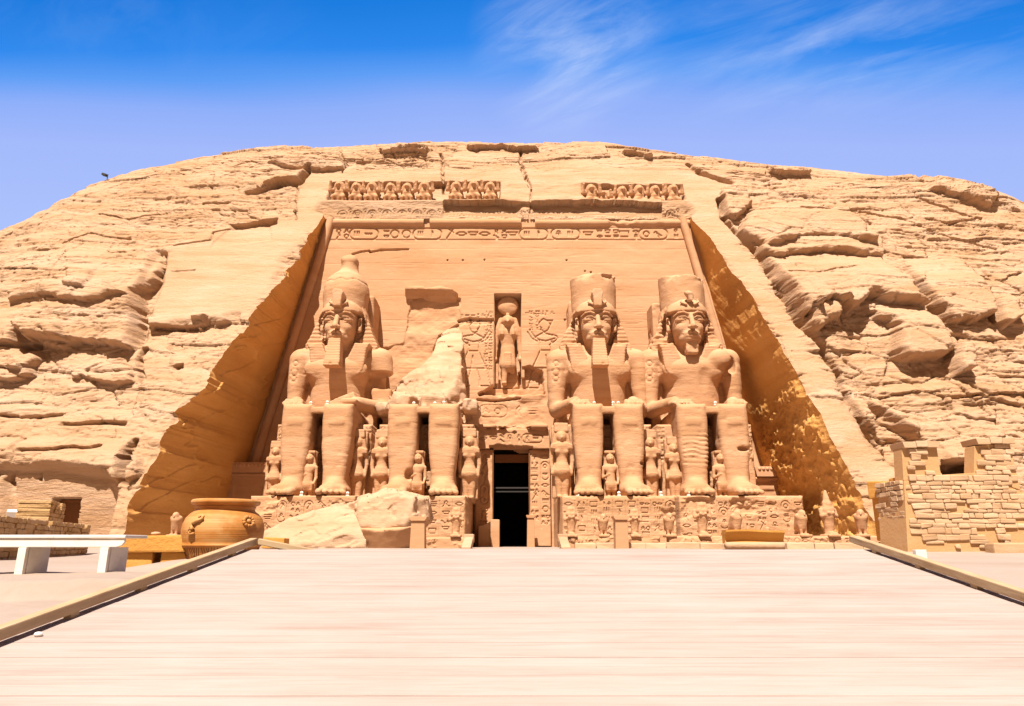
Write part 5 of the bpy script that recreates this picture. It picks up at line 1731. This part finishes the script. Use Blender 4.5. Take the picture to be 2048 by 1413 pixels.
ZP = .52
carved_box('parapet_wall', 'low carved parapet in front of the bearded colossus, carrying falcon statuettes', 'low wall', 1128, 1322, 1073, 36.0, .8, 5, group='low carved parapets of the terrace')
carved_box('parapet_wall', 'long low carved parapet in front of the beardless colossus and the rough side wall', 'low wall', 1340, 1812, 1071, 36.0, .8, 6, group='low carved parapets of the terrace')
carved_box('parapet_wall', 'short low carved parapet in front of the broken colossus, next to the stairs', 'low wall', 852, 932, 1074, 36.0, .8, 7, group='low carved parapets of the terrace')
carved_box('parapet_wall', 'low shaded parapet at the foot of the smooth side wall, carrying one falcon', 'low wall', 300, 520, 1072, 36.0, .8, 8, glyph=False, group='low carved parapets of the terrace')
kerb = thing('stone_kerb', 'line of worn low kerb stones in front of the long parapet', 'kerb', (0, 34.3, 0))
r_ = random.Random(8)
for u0, u1, dy in ((1150, 1450, -.1), (1575, 1800, .1)):
    x = P(u0, 1090, 34)[0]
    while x < P(u1, 1090, 34)[0]:
        l = r_.uniform(.8, 1.6)
        mb = MB(); mb.box((x + l / 2, dy + r_.uniform(-.06, .06), .02 + r_.uniform(-.02, .02)), (l / 2 - .01, .35, .18), .04, jit=.03, rng=r_, rz=r_.uniform(-.03, .03)); x += l
        mb.build('kerb_stone', M_BLOCK, kerb)


def post(u0, u1, v0, Y, label, grp='square stone posts of the terrace'):
    x0, x1 = P(u0, 1080, Y)[0], P(u1, 1080, Y)[0]; z = P(1024, v0, Y)[2]
    t = thing('stone_post', label, 'post', ((x0 + x1) / 2, Y, -.1), grp)
    w_ = (x1 - x0) / 2
    m = MB(); m.prism([(-w_ * 1.02, 0), (w_ * 1.02, 0), (w_ * .92, z - .1), (-w_ * .92, z - .1)], -.35, .35, .03); m.build('shaft', M_FACADE, t)
    m = MB(); m.prism([(-w_ * .92, z - .098), (w_ * .92, z - .098), (w_ * 1.2, z + .02), (w_ * 1.2, z + .1), (-w_ * 1.2, z + .1), (-w_ * 1.2, z + .02)], -.42, .42, .015); m.build('capstone', M_FACADE, t)


post(822, 851, 1034, 33.5, 'square stone post beside the fallen domed crown fragment')
post(1229, 1255, 1032, 33.5, 'square stone post in front of the bearded colossus')
post(1054, 1069, 1031, 50.3, 'stone post with flared cap at the right jamb of the doorway')
mb = MB()
x0, x1 = P(957, 1080, 50)[0], P(999, 1080, 50)[0]; zt_ = P(1000, 1040, 50)[2]
mb.prism([(x0, -.1), (x0 + .85, -.1), (x0 + .85, zt_ - .1), (x0 + .5, zt_ - .3), (x0, zt_ - .45)], 49.7, 51.4, .05)
mb.prism([(x1 - .62, -.1), (x1, -.1), (x1, zt_), (x1 - .62, zt_ + .02)], 49.6, 51.4, .05)
tag(mb.build('doorway_screen_wall', M_FACADE), 'broken low screen wall at the left jamb of the doorway', 'low wall')
# cheek stones of the short stair
for u, lab in ((934, 'pale sloping stair stone left of the entrance path'), (1130, 'pale sloping stair stone right of the entrance path')):
    a = P(u, 1085, 34.5)
    m = MB(); m.box((a[0], 35.2, .12), (.22, 1.4, .2), .05, rx=.22); m.box((a[0], 36.2, .42), (.25, .35, .2), .05)
    tag(m.build('stair_stone', M_PALE), lab, 'stone', 'stair stones beside the entrance path')


def sdf_mesh(S, name):
    V, Q = S.surface(); V = V * np.array([1, -1, 1], np.float32)
    return mesh_np(name, V, Q[:, ::-1])


S = Sdf((-.6, -.8, -.05), (.6, .6, 1.5), .028)                         # falcon
S.box((0, -.05, .05), (.3, .42, .06), .03)
S.cone((0, .0, .45), (0, .06, .85), .2, .24, .0, fy=1.1); S.cone((0, -.1, .6), (0, -.5, .16), .18, .1, .1)
S.ell((0, .1, 1.08), (.17, .2, .19), .1); S.cone((0, .26, 1.08), (0, .36, 1.0), .06, .03, .04)
for s in (-1, 1):
    S.cone((s * .1, .05, .5), (s * .1, .08, .1), .1, .07, .05); S.box((s * .1, .17, .12), (.06, .12, .04), .03, .03)
    S.cone((s * .2, .0, .95), (s * .15, -.3, .4), .12, .08, .08)
S.box((0, -.1, .3), (.12, .1, .25), .05, .05)
S.rough(.015, .2, 2, 4)
FALC = sdf_mesh(S, 'falcon_figure')
S = Sdf((-.6, -.5, -.05), (.6, .7, 2.2), .03)                           # mummy-shaped king
S.box((0, .05, .05), (.3, .4, .06), .03); S.cone((0, 0, .12), (0, .02, .95), .19, .25, .05, fx=1.1); S.cone((0, .02, .95), (0, .02, 1.2), .25, .3, .1, fx=1.15)
S.box((0, .2, .12), (.18, .22, .1), .06, .08)
for s in (-1, 1):
    S.cone((s * .34, .02, 1.22), (s * .36, .1, .95), .1, .09, .05); S.cone((s * .36, .1, .95), (-s * .12, .3, 1.08), .09, .07, .04)
    S.cone((s * .14, .05, 1.55), (s * .2, .14, 1.2), .1, .08, .04)
S.ell((0, .08, 1.47), (.16, .19, .2), .05); S.cone((0, .22, 1.35), (0, .26, 1.15), .05, .05, .03)
TOPLESS = Sdf((-.6, -.5, -.05), (.6, .7, 2.2), .03); TOPLESS.F = S.F.copy()
S.cone((0, .03, 1.6), (0, .0, 1.95), .17, .1, .06); S.ell((0, 0, 2.03), (.08, .08, .1), .04)
S.rough(.015, .2, 2, 6); TOPLESS.rough(.05, .25, 3, 8)
OSIR = sdf_mesh(S, 'mummiform_figure'); OSIR2 = sdf_mesh(TOPLESS, 'mummiform_figure_worn')


def statuette(mesh, name, u, v0, v1, hgt, label, grp, Y=36.35, rz=0.0, mat=M_STATUE):
    p = P(u, v1, Y); zt2 = P(u, v0, Y)[2]
    s = (zt2 - ZP) / hgt
    o = link(name, mesh, mat, None, (p[0], Y, ZP - .03)); o.scale = (s, s, s); o.rotation_euler = (0, 0, rz)
    tag(o, label, 'statuette', grp)


g1, g2 = 'falcon statuettes along the parapet', 'mummy-shaped king statuettes along the parapet'
statuette(FALC, 'falcon_statuette', 349, 1023, 1070, 1.28, 'pale falcon statuette alone before the smooth side wall, behind the clay pot', g1, mat=M_PALE)
statuette(FALC, 'falcon_statuette', 1207, 1026, 1070, 1.28, 'falcon statuette left of the square post, below the bearded colossus', g1)
statuette(FALC, 'falcon_statuette', 1340, 1024, 1070, 1.28, 'falcon statuette at the gap between the two right-hand pedestals', g1)
statuette(FALC, 'falcon_statuette', 1474, 1018, 1068, 1.28, 'falcon statuette below the middle of the beardless colossus pedestal', g1, rz=.5)
statuette(FALC, 'falcon_statuette', 1605, 1018, 1066, 1.28, 'falcon statuette at the far corner of the beardless colossus pedestal', g1, rz=.2)
statuette(FALC, 'falcon_statuette', 1725, 1017, 1062, 1.28, 'falcon statuette nearest the brick-like chapel wall', g1, rz=-.4)
statuette(OSIR2, 'king_statuette', 1143, 1012, 1070, 1.66, 'worn headless-looking king statuette at the inner corner beside the entrance path', g2)
statuette(OSIR2, 'king_statuette', 1270, 1016, 1070, 1.66, 'worn king statuette right of the square post', g2)
statuette(OSIR2, 'king_statuette', 1406, 1003, 1068, 1.66, 'uncrowned king statuette in front of the left part of the beardless colossus pedestal', g2)
statuette(OSIR, 'king_statuette', 1659, 981, 1063, 2.1, 'tall crowned king statuette standing before the rough side wall', g2, rz=.15)
statuette(OSIR2, 'king_statuette', 912, 1013, 1070, 1.66, 'broken king statuette before the pedestal of the broken colossus', g2)
S = Sdf((-.5, -.4, -.05), (.5, .4, .6), .03); S.cone((0, 0, 0), (0, .02, .35), .24, .13, .05); S.box((0, 0, .03), (.26, .26, .06), .03, .05); S.rough(.06, .2, 3, 9)
p = P(1535, 1060, 36.3); o = S.build('statuette_stump', M_STATUE, None, (p[0], 36.35, ZP - .02)); tag(o, 'small stump of a lost statuette on the long parapet', 'stone')

# small dark shrines in the corners of the facade
for u0, u1, v0, side, lab in ((452, 545, 926, 1, 'shaded small shrine front in the corner by the smooth side wall'), (1512, 1556, 934, -1, 'small shrine front with beaded cornice behind the beardless colossus')):
    Y = 50.2
    x0, x1 = P(u0, 960, Y)[0], P(u1, 960, Y)[0]; z1 = P(500, v0, Y)[2]
    t = thing('corner_shrine', lab, 'shrine', ((x0 + x1) / 2, Y, 0), 'small shrines in the facade corners')
    w_ = (x1 - x0) / 2
    S = Sdf((-w_ - .4, -2.6, 0), (w_ + .4, .8, z1 + .1), .07)
    S.box((0, -1.2, (z1 - .8) / 2), (w_, 1.2, (z1 - .8) / 2), .05); S.box((0, .05, (z1 - 1.6) / 2), (w_ * .62, .12, (z1 - 1.6) / 2), .02, cut=True)
    S.cone((-w_, .1, z1 - .85), (w_, .1, z1 - .85), .13, .13, .05); S.rough(.03, .4, 2, 5)
    S.build('shrine_body', M_FACADE, t)
    m = MB(); m.prism([(-w_, z1 - .72), (w_, z1 - .72), (w_ + .15, z1), (-w_ - .15, z1)], -.35, 2.2, .03)
    for i in range(int(w_ * 2 / .28)):
        m.ball((-w_ + .2 + i * .28, -.32, z1 - .18), .13, 2)
    m.build('shrine_cornice', M_FACADE, t)

# fallen fragments before the broken colossus
p0, p1 = P(525, 1090, 36), P(728, 1090, 36)
S = Sdf((-3.2, -2.4, -.2), (3.2, 2.4, 2.9), .06)
S.prism([(-3.1, -.1), (-3.0, .35), (-2.2, .75), (-1.2, 1.35), (.0, 1.75), (1.2, 2.1), (2.1, 2.35), (2.35, 2.0), (2.5, 1.2), (2.95, -.1)], -2.0, 2.0, .15)
S.half((-.15, 1.0, .75), 1.75, k=.1); S.half((-.5, .9, -.1), 2.3, k=.08); S.half((.3, .4, 1.0), 2.35, k=.1)
S.add(lambda x, y, z: .14 * np.round(2.5 * fb3(x / 1.5, y / 1.5, (z - .25 * x) / .55, 3, 4)) / 2.5)
S.facets(16, 6, (-3.1, -2.2, -.5), (3.1, 2.2, 2.5))
S.rough(.12, 1.1, 4, 11, 1.6)
o = S.build('fallen_rock_fragment', M_PALE, None, ((p0[0] + p1[0]) / 2, 36.6, 0)); tag(o, 'long sloping fallen rock fragment behind the clay pot', 'boulder')
m = MB(); r_ = random.Random(5); a = P(552, 1085, 33)
m.box((a[0], 33.0, .18), (.5, .4, .24), .04, jit=.03, rng=r_)
tag(m.build('stone_block', M_ORANGE), 'small squared stone block at the left foot of the long fallen fragment', 'stone')

pc = P(772, 1085, 36)
t = thing('fallen_crown_fragment', 'great domed fragment of a fallen crown lying before the broken colossus', 'boulder', (pc[0], 36.7, .1))
t.rotation_euler = (.3, 0, -.05)
S = Sdf((-2.5, -2.4, -.2), (2.5, 2.6, 3.2), .06)
S.cone((0, .3, -.6), (0, .1, 1.3), 1.3, 1.82, 0); S.half((0, 0, 1), 1.3)
S.rough(.03, .5, 2, 4)
S.build('crown_drum', M_FACADE, t)
S = Sdf((-2.8, -2.6, .8), (2.6, 2.6, 3.4), .06)
S.cone((0, .08, 1.34), (0, -.1, 1.6), 1.72, 1.55, 0); S.box((0, -.2, 1.75), (1.5, 1.3, .8), .5, .1); S.half((0, 0, -1), -1.29); S.box((.1, -.3, 2.0), (1.5, 1.3, .62), .3, .1, rz=.1)
S.box((-1.75, -.6, 1.75), (.55, .9, .75), .2, .1, ry=.2); S.box((1.55, -.7, 1.6), (.5, .9, .85), .2, .1, ry=-.15)
S.half((.05, .9, .5), 1.95, k=.08); S.facets(10, 9, (-2.5, -1.9, .3), (2.4, 2.1, 2.75))
S.add(lambda x, y, z: .16 * np.round(2 * fb3(x / .9, y / .9, z / .7, 3, 24)) / 2); S.rough(.12, .7, 4, 25)
S.build('broken_dome', M_PALE, t)

# curved piece of cornice lying at the head of the ramp
a, b = P(1452, 1090, 32.5), P(1568, 1090, 32.5)
W_ = (b[0] - a[0])
t = thing('cornice_fragment', 'curved fragment of a fallen cornice with rope moulding, lying before the long parapet', 'stone', ((a[0] + b[0]) / 2, 32.5, -.05), rz=-.04)
m = MB()
prof = [(.0, .22), (.05, .36), (.0, .48), (-.12, .62), (-.22, .72), (-.22, .80), (.55, .80), (.55, .22)]
bmm = bmesh.new()
n_ = 14
rows = []
for i in range(n_ + 1):
    s_ = i / n_
    cx = (s_ - .5) * W_; yo = .25 * (1 - (2 * s_ - 1) ** 2)
    rows.append([bmm.verts.new((cx, yo + q[0], q[1] + .03 * math.sin(5 * s_))) for q in prof])
for r0_, r1_ in zip(rows, rows[1:]):
    for i in range(len(prof)):
        j = (i + 1) % len(prof); bmm.faces.new((r0_[i], r1_[i], r1_[j], r0_[j]))
bmm.faces.new(rows[0]); bmm.faces.new(rows[-1][::-1])
bmesh.ops.recalc_face_normals(bmm, faces=list(bmm.faces))
m._take(bmm); m.build('cavetto', M_ORANGE, t)
m = MB(); m.tube([((i / 12 - .5) * W_, .25 * (1 - (i / 6 - 1) ** 2) - .06, .12) for i in range(13)], .16, 14)
m.build('rope_moulding', M_PALE, t, smooth=True)

# ------------------------------------------------------------------ small stone chapel at the right
YC = 31.0
def cq(u, v): q = P(u, v, YC); return (q[0], q[2])


chap = thing('stone_chapel', 'small chapel of uneven stone courses with two flat-topped towers', 'chapel', (0, 0, 0))
core = [(1817, 1120), (1808, 962), (1880, 960), (1886, 950), (1950, 946), (2046, 985), (2110, 990), (2115, 1120)]
m = MB(); m.prism([cq(*q) for q in core], YC, YC + 2.3, .02); m.build('wall_core', M_MORTAR, chap)
for k, (pts, cap) in enumerate((([(1808, 962), (1804, 896), (1874, 892), (1884, 958)], (1800, 1877, 885, 897)), ([(1949, 952), (1950, 892), (2020, 886), (2042, 980)], (1946, 2026, 878, 890)))):
    m = MB(); m.prism([cq(*q) for q in pts], YC + .03, YC + .75, .02); tw = m.build('tower', M_MORTAR, chap)
    m = MB(); a, b = cq(cap[0], cap[2]), cq(cap[1], cap[3]); mid = (a[0] + b[0]) / 2
    w_ = (b[0] - a[0]) / 2
    for i, (o0, o1, dz) in enumerate(((-1, -.3, .0), (-.28, .35, .04), (.36, 1, .02))):
        m.prism([(mid + w_ * o0 * .92, b[1] + dz), (mid + w_ * o1 * .92, b[1] + dz), (mid + w_ * o1, a[1] + dz), (mid + w_ * o0, a[1] + dz)], YC - .2, YC + .95, .02)
    m.build('tower_cornice', M_BLOCK, tw)
r_ = random.Random(12)
m = MB()
corep = [cq(*q) for q in [(1817, 1120), (1806, 950), (1804, 893), (1876, 890), (1884, 948), (1950, 945), (1948, 888), (2022, 884), (2047, 985), (2110, 990), (2115, 1120)]]
zz = cq(1900, 1108)[1]
row_i = 0
while zz < cq(1900, 888)[1]:
    hgt = r_.uniform(.15, .27)
    vpix = 706.5 - FOC * math.tan(math.atan2(zz - EYE, YC) - PITCH)
    x = corep[0][0] - r_.uniform(0, .2)
    while x < corep[-1][0]:
        l = r_.uniform(.22, .85)
        cx, cz = x + l / 2, zz + hgt / 2
        upx = 1024 + FOC * cx / (YC * math.cos(PITCH) + (cz - EYE) * math.sin(PITCH))
        ins = polysd(np.array([cx]), np.array([cz]), corep)[0] < -.05
        ins = ins and polysd(np.array([x + .12]), np.array([cz]), corep)[0] < .03 and polysd(np.array([x + l - .12]), np.array([cz]), corep)[0] < .03
        bare = 0.03
        if vpix < 952 and upx < 1890: bare = .72
        if vpix < 905 and upx > 1940: bare = .8
        if 905 < vpix < 930 and upx > 1940: bare = .25
        if vpix > 1082 and upx < 1985: bare = .35 if vpix < 1092 else .75
        if vpix > 1066 and upx > 1978: bare = .7
        if ins and r_.random() > bare:
            m.box((cx, YC + .03 + r_.uniform(-.03, .03), cz), (l / 2 - .006, .11, hgt / 2 - .005), .045, jit=.03, rng=r_, rx=r_.uniform(-.05, .05), ry=r_.uniform(-.03, .03))
        x += l
    zz += hgt; row_i += 1
m.build('stone_courses', M_BLOCK, chap)
m = MB()                                                       # courses on the flank facing the temple
xf = cq(1812, 1000)[0]
zz = .75
while zz < cq(1806, 968)[1]:
    hgt = r_.uniform(.17, .24); y = YC + .1
    while y < YC + 2.2:
        l = r_.uniform(.3, .6)
        if r_.random() > .12:
            m.box((xf - .01 + (2.0 - zz) * .012, y + l / 2, zz + hgt / 2), (.1, l / 2 - .012, hgt / 2 - .012), .035, jit=.03, rng=r_)
        y += l
    zz += hgt
m.build('flank_courses', M_BLOCK, chap)
m = MB()
a = P(1765, 985, 33.6); m.box((a[0] + .1, 33.7, a[2] + .1), (.5, .4, .4), .06, jit=.05, rng=r_, rz=.4); m.box((a[0] + .05, 33.9, a[2] - 1.1), (.3, .35, 1.1), .05, jit=.04, rng=r_)
a = P(1793, 975, 32.6); m.box((a[0] + .05, 32.4, a[2] + .1), (.3, .3, .33), .05, jit=.04, rng=r_)
m.build('doorjamb', M_ORANGE, chap)
m = MB(); a = P(2030, 1096, 30.2); m.box((a[0], 30.3, a[2] - .05), (1.0, .3, .22), .06, jit=.05, rng=r_)
tag(m.build('stone_slab', M_BLOCK), 'loose flat stone slab at the foot of the chapel wall', 'stone')
m = MB(); a = P(1840, 1111, 22.5); m.box((a[0], 22.5, -.19), (.165, .1, .165), .015)
tag(m.build('white_marker_box', M_WHITE), 'small white box standing at the corner of the chapel', 'box')

# ------------------------------------------------------------------ left: mud-brick walls, chapel door
def brick_run(p, q, z0, z1, name, label, seed, thick=.5):
    p, q = Vector((*p, 0)), Vector((*q, 0)); d = q - p; L = d.length; d.normalize(); nrm = Vector((d.y, -d.x, 0))
    t = thing(name, label, 'wall', (0, 0, 0), 'mud-brick walls by the small chapel')
    r = random.Random(seed); m = MB(); z = z0; row = 0; a = math.atan2(d.y, d.x)
    m.box((p + d * L / 2) .to_tuple()[:2] + ((z0 + z1 - .15) / 2,), (L / 2, thick / 2 - .05, (z1 - z0 - .2) / 2), .02, rz=a)
    m.build('core', M_MUD, t)
    m = MB()
    while z < z1 - .05:
        h_ = .15; x = -.15 * (row % 2)
        while x < L:
            l = r.uniform(.3, .42)
            x0, x1_ = max(x, 0), min(x + l, L)
            if x1_ - x0 > .08 and not (z > z1 - .45 and r.random() < .2):
                for s in (-1, 1):
                    c = p + d * ((x0 + x1_) / 2) + nrm * s * (thick / 2 - .06 + r.uniform(-.015, .015))
                    m.box((c.x, c.y, z + h_ / 2), ((x1_ - x0) / 2 - .008, .07, h_ / 2 - .008), .02, jit=.012, rng=r, rz=a)
            x += l
        c = p + nrm * 0
        for e in (p, q):
            m.box((e.x, e.y, z + h_ / 2), (.06, thick / 2 - .02, h_ / 2 - .01), .02, jit=.02, rng=r, rz=a)
        z += h_; row += 1
    m.build('bricks', M_MUD, t)


brick_run((-13.2, 18.0), (-16.4, 27.6), -.5, .85, 'mud_brick_wall', 'low shaded mud-brick wall behind the white bench', 3)
brick_run((-18.0, 27.0), (-19.05, 29.5), -.5, 1.72, 'mud_brick_wall', 'taller mud-brick stub with a sunlit end beside the brown door', 4, 1.1)
brick_run((-16.9, 30.5), (-18.6, 36.4), -.6, .35, 'mud_brick_wall', 'very low mud-brick wall running to the foot of the smooth side wall', 5)
t = thing('chapel_door', 'brown wooden door in the small chapel doorway of the dressed rock wall', 'door', (0, 39.3, 0))
(ax_, _, az_), (bx_, _, bz_) = P(106, 998, 39.3), P(150, 1078, 39.3)
m = MB(); m.box(((ax_ + bx_) / 2 + .15, .8, (az_ + bz_) / 2 - .4), ((bx_ - ax_) / 2 - .1, .05, (az_ - bz_) / 2 + .3), .01); m.build('door_leaf', M_DOORWOOD, t)
m = MB(); m.box((bx_ - .07, .7, (az_ + bz_) / 2 - .4), (.06, .08, (az_ - bz_) / 2 + .3), .01); m.box((ax_ + .07, .7, (az_ + bz_) / 2 - .4), (.06, .08, (az_ - bz_) / 2 + .3), .01); m.box(((ax_ + bx_) / 2, .7, az_ - .1), ((bx_ - ax_) / 2 - .13, .08, .08), .01); m.build('door_frame', M_DOORWOOD, t)

# ------------------------------------------------------------------ near things at the left of the ramp
# terracotta pot
PY = 11.9
pp = P(446, 1070, PY)
PX, PZ = pp[0], -.26
pot = thing('terracotta_pot', 'big glazed terracotta pot with curled handle and rosette beside the ramp', 'pot', (PX, PY, PZ))
pot.scale = (1, 1, .95)


def terracotta(name):
    m, t = material(name)
    oc = t.n('ShaderNodeTexCoord').outputs['Object']
    w1 = t.noise(t.mapping(oc, (.8, .8, 7)), 1.0, 5, .6, .5); w2 = t.noise(t.mapping(oc, (2, 2, 2.5)), 1.0, 5, .6, .8)
    ring = t.noise(t.mapping(oc, (.2, .2, 45)), 1.0, 3, .5)
    col = t.ramp(t.math('ADD', t.math('MULTIPLY', w1, .5), t.math('MULTIPLY', w2, .5)), [(.32, (.24, .08, .016)), (.47, (.39, .155, .033)), (.60, (.47, .25, .09))])
    finish(t, col, .55, t.math('ADD', ring, t.math('MULTIPLY', w2, .5)), .3, .02, .22)
    return m


M_POT = terracotta('glazed terracotta')
k = 1.0
prof = [(.02, 0.0), (.42, 0.0), (.44, .02), (.52, .2), (.585, .37), (.605, .395), (.615, .40), (.615, .415), (.605, .42), (.632, .55), (.640, .66), (.628, .76), (.59, .86), (.53, .935), (.475, .975),
        (.462, 1.0), (.468, 1.035), (.478, 1.04), (.478, 1.055), (.47, 1.06), (.485, 1.075), (.525, 1.09), (.54, 1.115), (.54, 1.145), (.52, 1.17), (.49, 1.175), (.45, 1.16), (.43, 1.1), (.44, .95), (.56, .7), (.4, .1), (.02, .08)]
fine_ = []
for (r0_, z0_), (r1_, z1_) in zip(prof, prof[1:]):
    for i in range(3): fine_.append((r0_ + (r1_ - r0_) * i / 3, z0_ + (z1_ - z0_) * i / 3))
fine_.append(prof[-1])
m = MB(); m.lathe(fine_, n=96); m.build('vessel', M_POT, pot, smooth=True)
view = math.atan2(-PY, -PX)


def onpot(a, z, off=0.0):
    r = np.interp(z, [q[1] for q in prof[1:15]], [q[0] for q in prof[1:15]]) + off
    return (r * math.cos(view + a), r * math.sin(view + a), z)


def curl(c, sg):
    pts = []
    for i in range(29):
        s_ = i / 28; th_ = -2.6 + 5.2 * s_
        x_ = math.sin(th_ * 1.0) * .05 - (s_ - .5) * .10
        pts.append(onpot(c + (.9 * math.cos(s_ * math.pi * 1.0) * .10 + .09 * math.sin(s_ * 2 * math.pi)) / .62, .64 + .24 * s_, .025))
    return pts


m = MB()
base = -.72
pts = [onpot(base + a / .62, z, .03) for a, z in ((.02, .60), (-.05, .585), (-.09, .62), (-.075, .67), (-.03, .68), (-.01, .65), (-.05, .70), (-.03, .76), (.02, .80), (.07, .81), (.11, .84), (.10, .88), (.05, .88), (.04, .85))]
m.tube(pts, .028, 10, [.02 + .014 * math.sin(math.pi * i / 13) for i in range(14)])
m.ball(onpot(base - .06, .63, .03), .03, 2)
m.build('curled_handle', M_POT, pot, smooth=True)
m = MB()
rc = (.62, .80)
c0 = onpot(rc[0], rc[1], .012)
m.ball(c0, .04, 3)
for i in range(11):
    a = 2 * math.pi * i / 11
    m.ball(onpot(rc[0] + .085 * math.cos(a) / .6, rc[1] + .075 * math.sin(a), .012), .032, 2)
m.build('rosette', M_POT, pot, smooth=True)
m = MB()
for i in range(46):
    a = -1.6 + 3.2 * i / 45; sl_ = (.11 if (i // 3) % 2 else -.11)
    m.tube([onpot(a, .37, .001), onpot(a + sl_ * .5, .22, .002), onpot(a + sl_, .08, .001)], .005, 5)
m.build('incised_lines', plain('glaze shadow brown', (.14, .045, .01), .6), pot)

# orange stone bench
p0, p1 = P(250, 1090, 11.6), P(378, 1090, 11.6)
t = thing('stone_bench', 'thick orange sandstone bench between the white bench and the clay pot', 'bench', ((p0[0] + p1[0]) / 2, 11.8, -.25), rz=math.radians(9))
w_ = (p1[0] - p0[0]) / 2 + .1
r_ = random.Random(3)
m = MB(); m.box((0, 0, .40), (w_, .33, .13), .03, jit=.015, rng=r_); m.build('seat', M_ORANGE, t)
for x, ww in ((-w_ * .42, .2), (w_ * .55, .28)):
    m = MB(); m.box((x, 0, .135), (ww, .26, .135), .025, jit=.012, rng=r_); m.build('support', M_ORANGE, t)
m = MB(); m.ball((0, 0, 0), .06, 3, (1.3, 1, .5)); o = m.build('pale_stone', M_PALE, None, smooth=True); o.location = (p0[0] + .42, 11.7, -.31 + .62)
tag(o, 'small pale stone lying on the orange stone bench', 'stone')

# white bench
BY = 9.75
xr = P(250, 1090, BY)[0]; bz = -.265
t = thing('white_bench', 'white painted wooden bench with slab legs at the left edge', 'bench', (xr, BY, bz))
m = MB(); m.box((-1.9, .28, .51), (1.9, .30, .022), .012); m.box((-1.9, .02, .51), (1.88, .035, .02), .01); m.build('seat', M_PAINT, t)
m = MB(); m.prism([(-3.8, .37), (-.12, .37), (-.05, .39), (-.015, .435), (-.012, .48), (-3.8, .48)], .0, .045, .012); m.build('apron', M_PAINT, t)
for x in (-.32 + .06, -1.36, -2.45, -3.5):
    m = MB(); m.box((x, .29, .185), (.05, .22, .185), .012); m.box((x, .012, .185), (.054, .03, .182), .008); m.build('leg', M_PAINT, t)

m = MB(); m.ball((0, 0, 0), .026, 3, (1.4, 1, .8)); o = m.build('pebble', M_WHITE, None, smooth=True); q = (-3.95, 6.25); o.location = (q[0], q[1], ramp_z(q[1]) + .02)
tag(o, 'pale pebble lying on the ramp beside the left edge beam', 'pebble')

# ------------------------------------------------------------------ floodlights and the lamp on the skyline
S_ = MB(); S_.box((0, 0, .05), (.13, .1, .05), .02); S_.box((0, .02, .16), (.05, .04, .08), .01)
proto = thing('floodlight', 'x', 'floodlight', (0, 0, -50), 'white floodlights on the colossi')
proto.scale = (.8, .8, .8)
S_.build('bracket', M_LAMP, proto)
m = MB(); m.ball((0, 0, .24), .13, 3, (1, .8, .9)); m.build('lamp_head', M_LAMP, proto, smooth=True)
m = MB(); m.tube([(0, -.07, .24), (0, -.12, .24)], .05, 12); m.build('lens', M_BLOCK, proto)
first = True
for u, v, zf, Yf, lab in ((622, 801, 8.9, 45.2, 'white floodlight on the lap of the tall-crowned colossus, near its whole arm'), (655, 801, 8.95, 45.2, 'white floodlight at the middle of the lap of the tall-crowned colossus'),
                          (828, 799, 8.9, 45.3, 'white floodlight at the left of the lap of the broken colossus'), (870, 800, 8.9, 45.3, 'white floodlight right of the middle on the broken colossus lap'), (888, 798, 8.95, 45.3, 'white floodlight furthest right on the broken colossus lap'),
                          (1188, 795, 8.9, 45.2, 'single white floodlight at the left of the bearded colossus lap'), (1226, 795, 8.9, 45.2, 'white floodlight of a close pair on the bearded colossus lap, the left one'), (1236, 795, 8.9, 45.2, 'white floodlight of a close pair on the bearded colossus lap, the right one'),
                          (1430, 797, 8.9, 45.2, 'white floodlight on the lap of the beardless colossus'),
                          (603, 990, 2.98, 43.6, 'white floodlight between the feet of the tall-crowned colossus'), (684, 990, 2.98, 44.0, 'white floodlight of the pair right of the tall-crowned colossus feet, the nearer to the foot'), (695, 990, 2.98, 44.0, 'white floodlight of the pair right of the tall-crowned colossus feet, the outer one'),
                          (1155, 993, 2.98, 43.6, 'white floodlight left of the bearded colossus feet'), (1238, 991, 2.98, 43.7, 'white floodlight between the feet of the bearded colossus'), (1322, 993, 2.98, 43.6, 'white floodlight at the gap right of the bearded colossus feet'), (1377, 993, 2.98, 43.6, 'white floodlight left of the beardless colossus foot')):
    q = P(u, v, Yf)
    if first:
        proto.location = (q[0], Yf, zf); proto['label'] = lab; first = False
    else:
        dup(proto, (q[0], Yf, zf), lab)
q = P(31, 1022, 33)
t = thing('wall_floodlight', 'white box floodlight on a short stand above the mud-brick wall', 'floodlight', (q[0], 33, .6))
m = MB(); m.box((0, 0, .35), (.04, .04, .35), .01); m.build('stand', M_LAMP, t)
m = MB(); m.box((0, -.05, .85), (.28, .12, .2), .03, rx=.5, rz=.5); m.build('lamp_head', M_LAMP, t)
q = onplane(200, 372)
t = thing('lamp_post', 'thin lamp post standing on the skyline of the cliff at the left', 'lamp post', (q[0], q[1] + .6, q[2] - .35))
m = MB(); m.tube([(.12, 0, 0), (.14, 0, 1.8)], .035, 8); m.build('pole', M_METAL, t)
m = MB(); m.box((-.12, -.05, 1.72), (.2, .16, .1), .03, ry=.3); m.build('lamp_head', M_METAL, t)
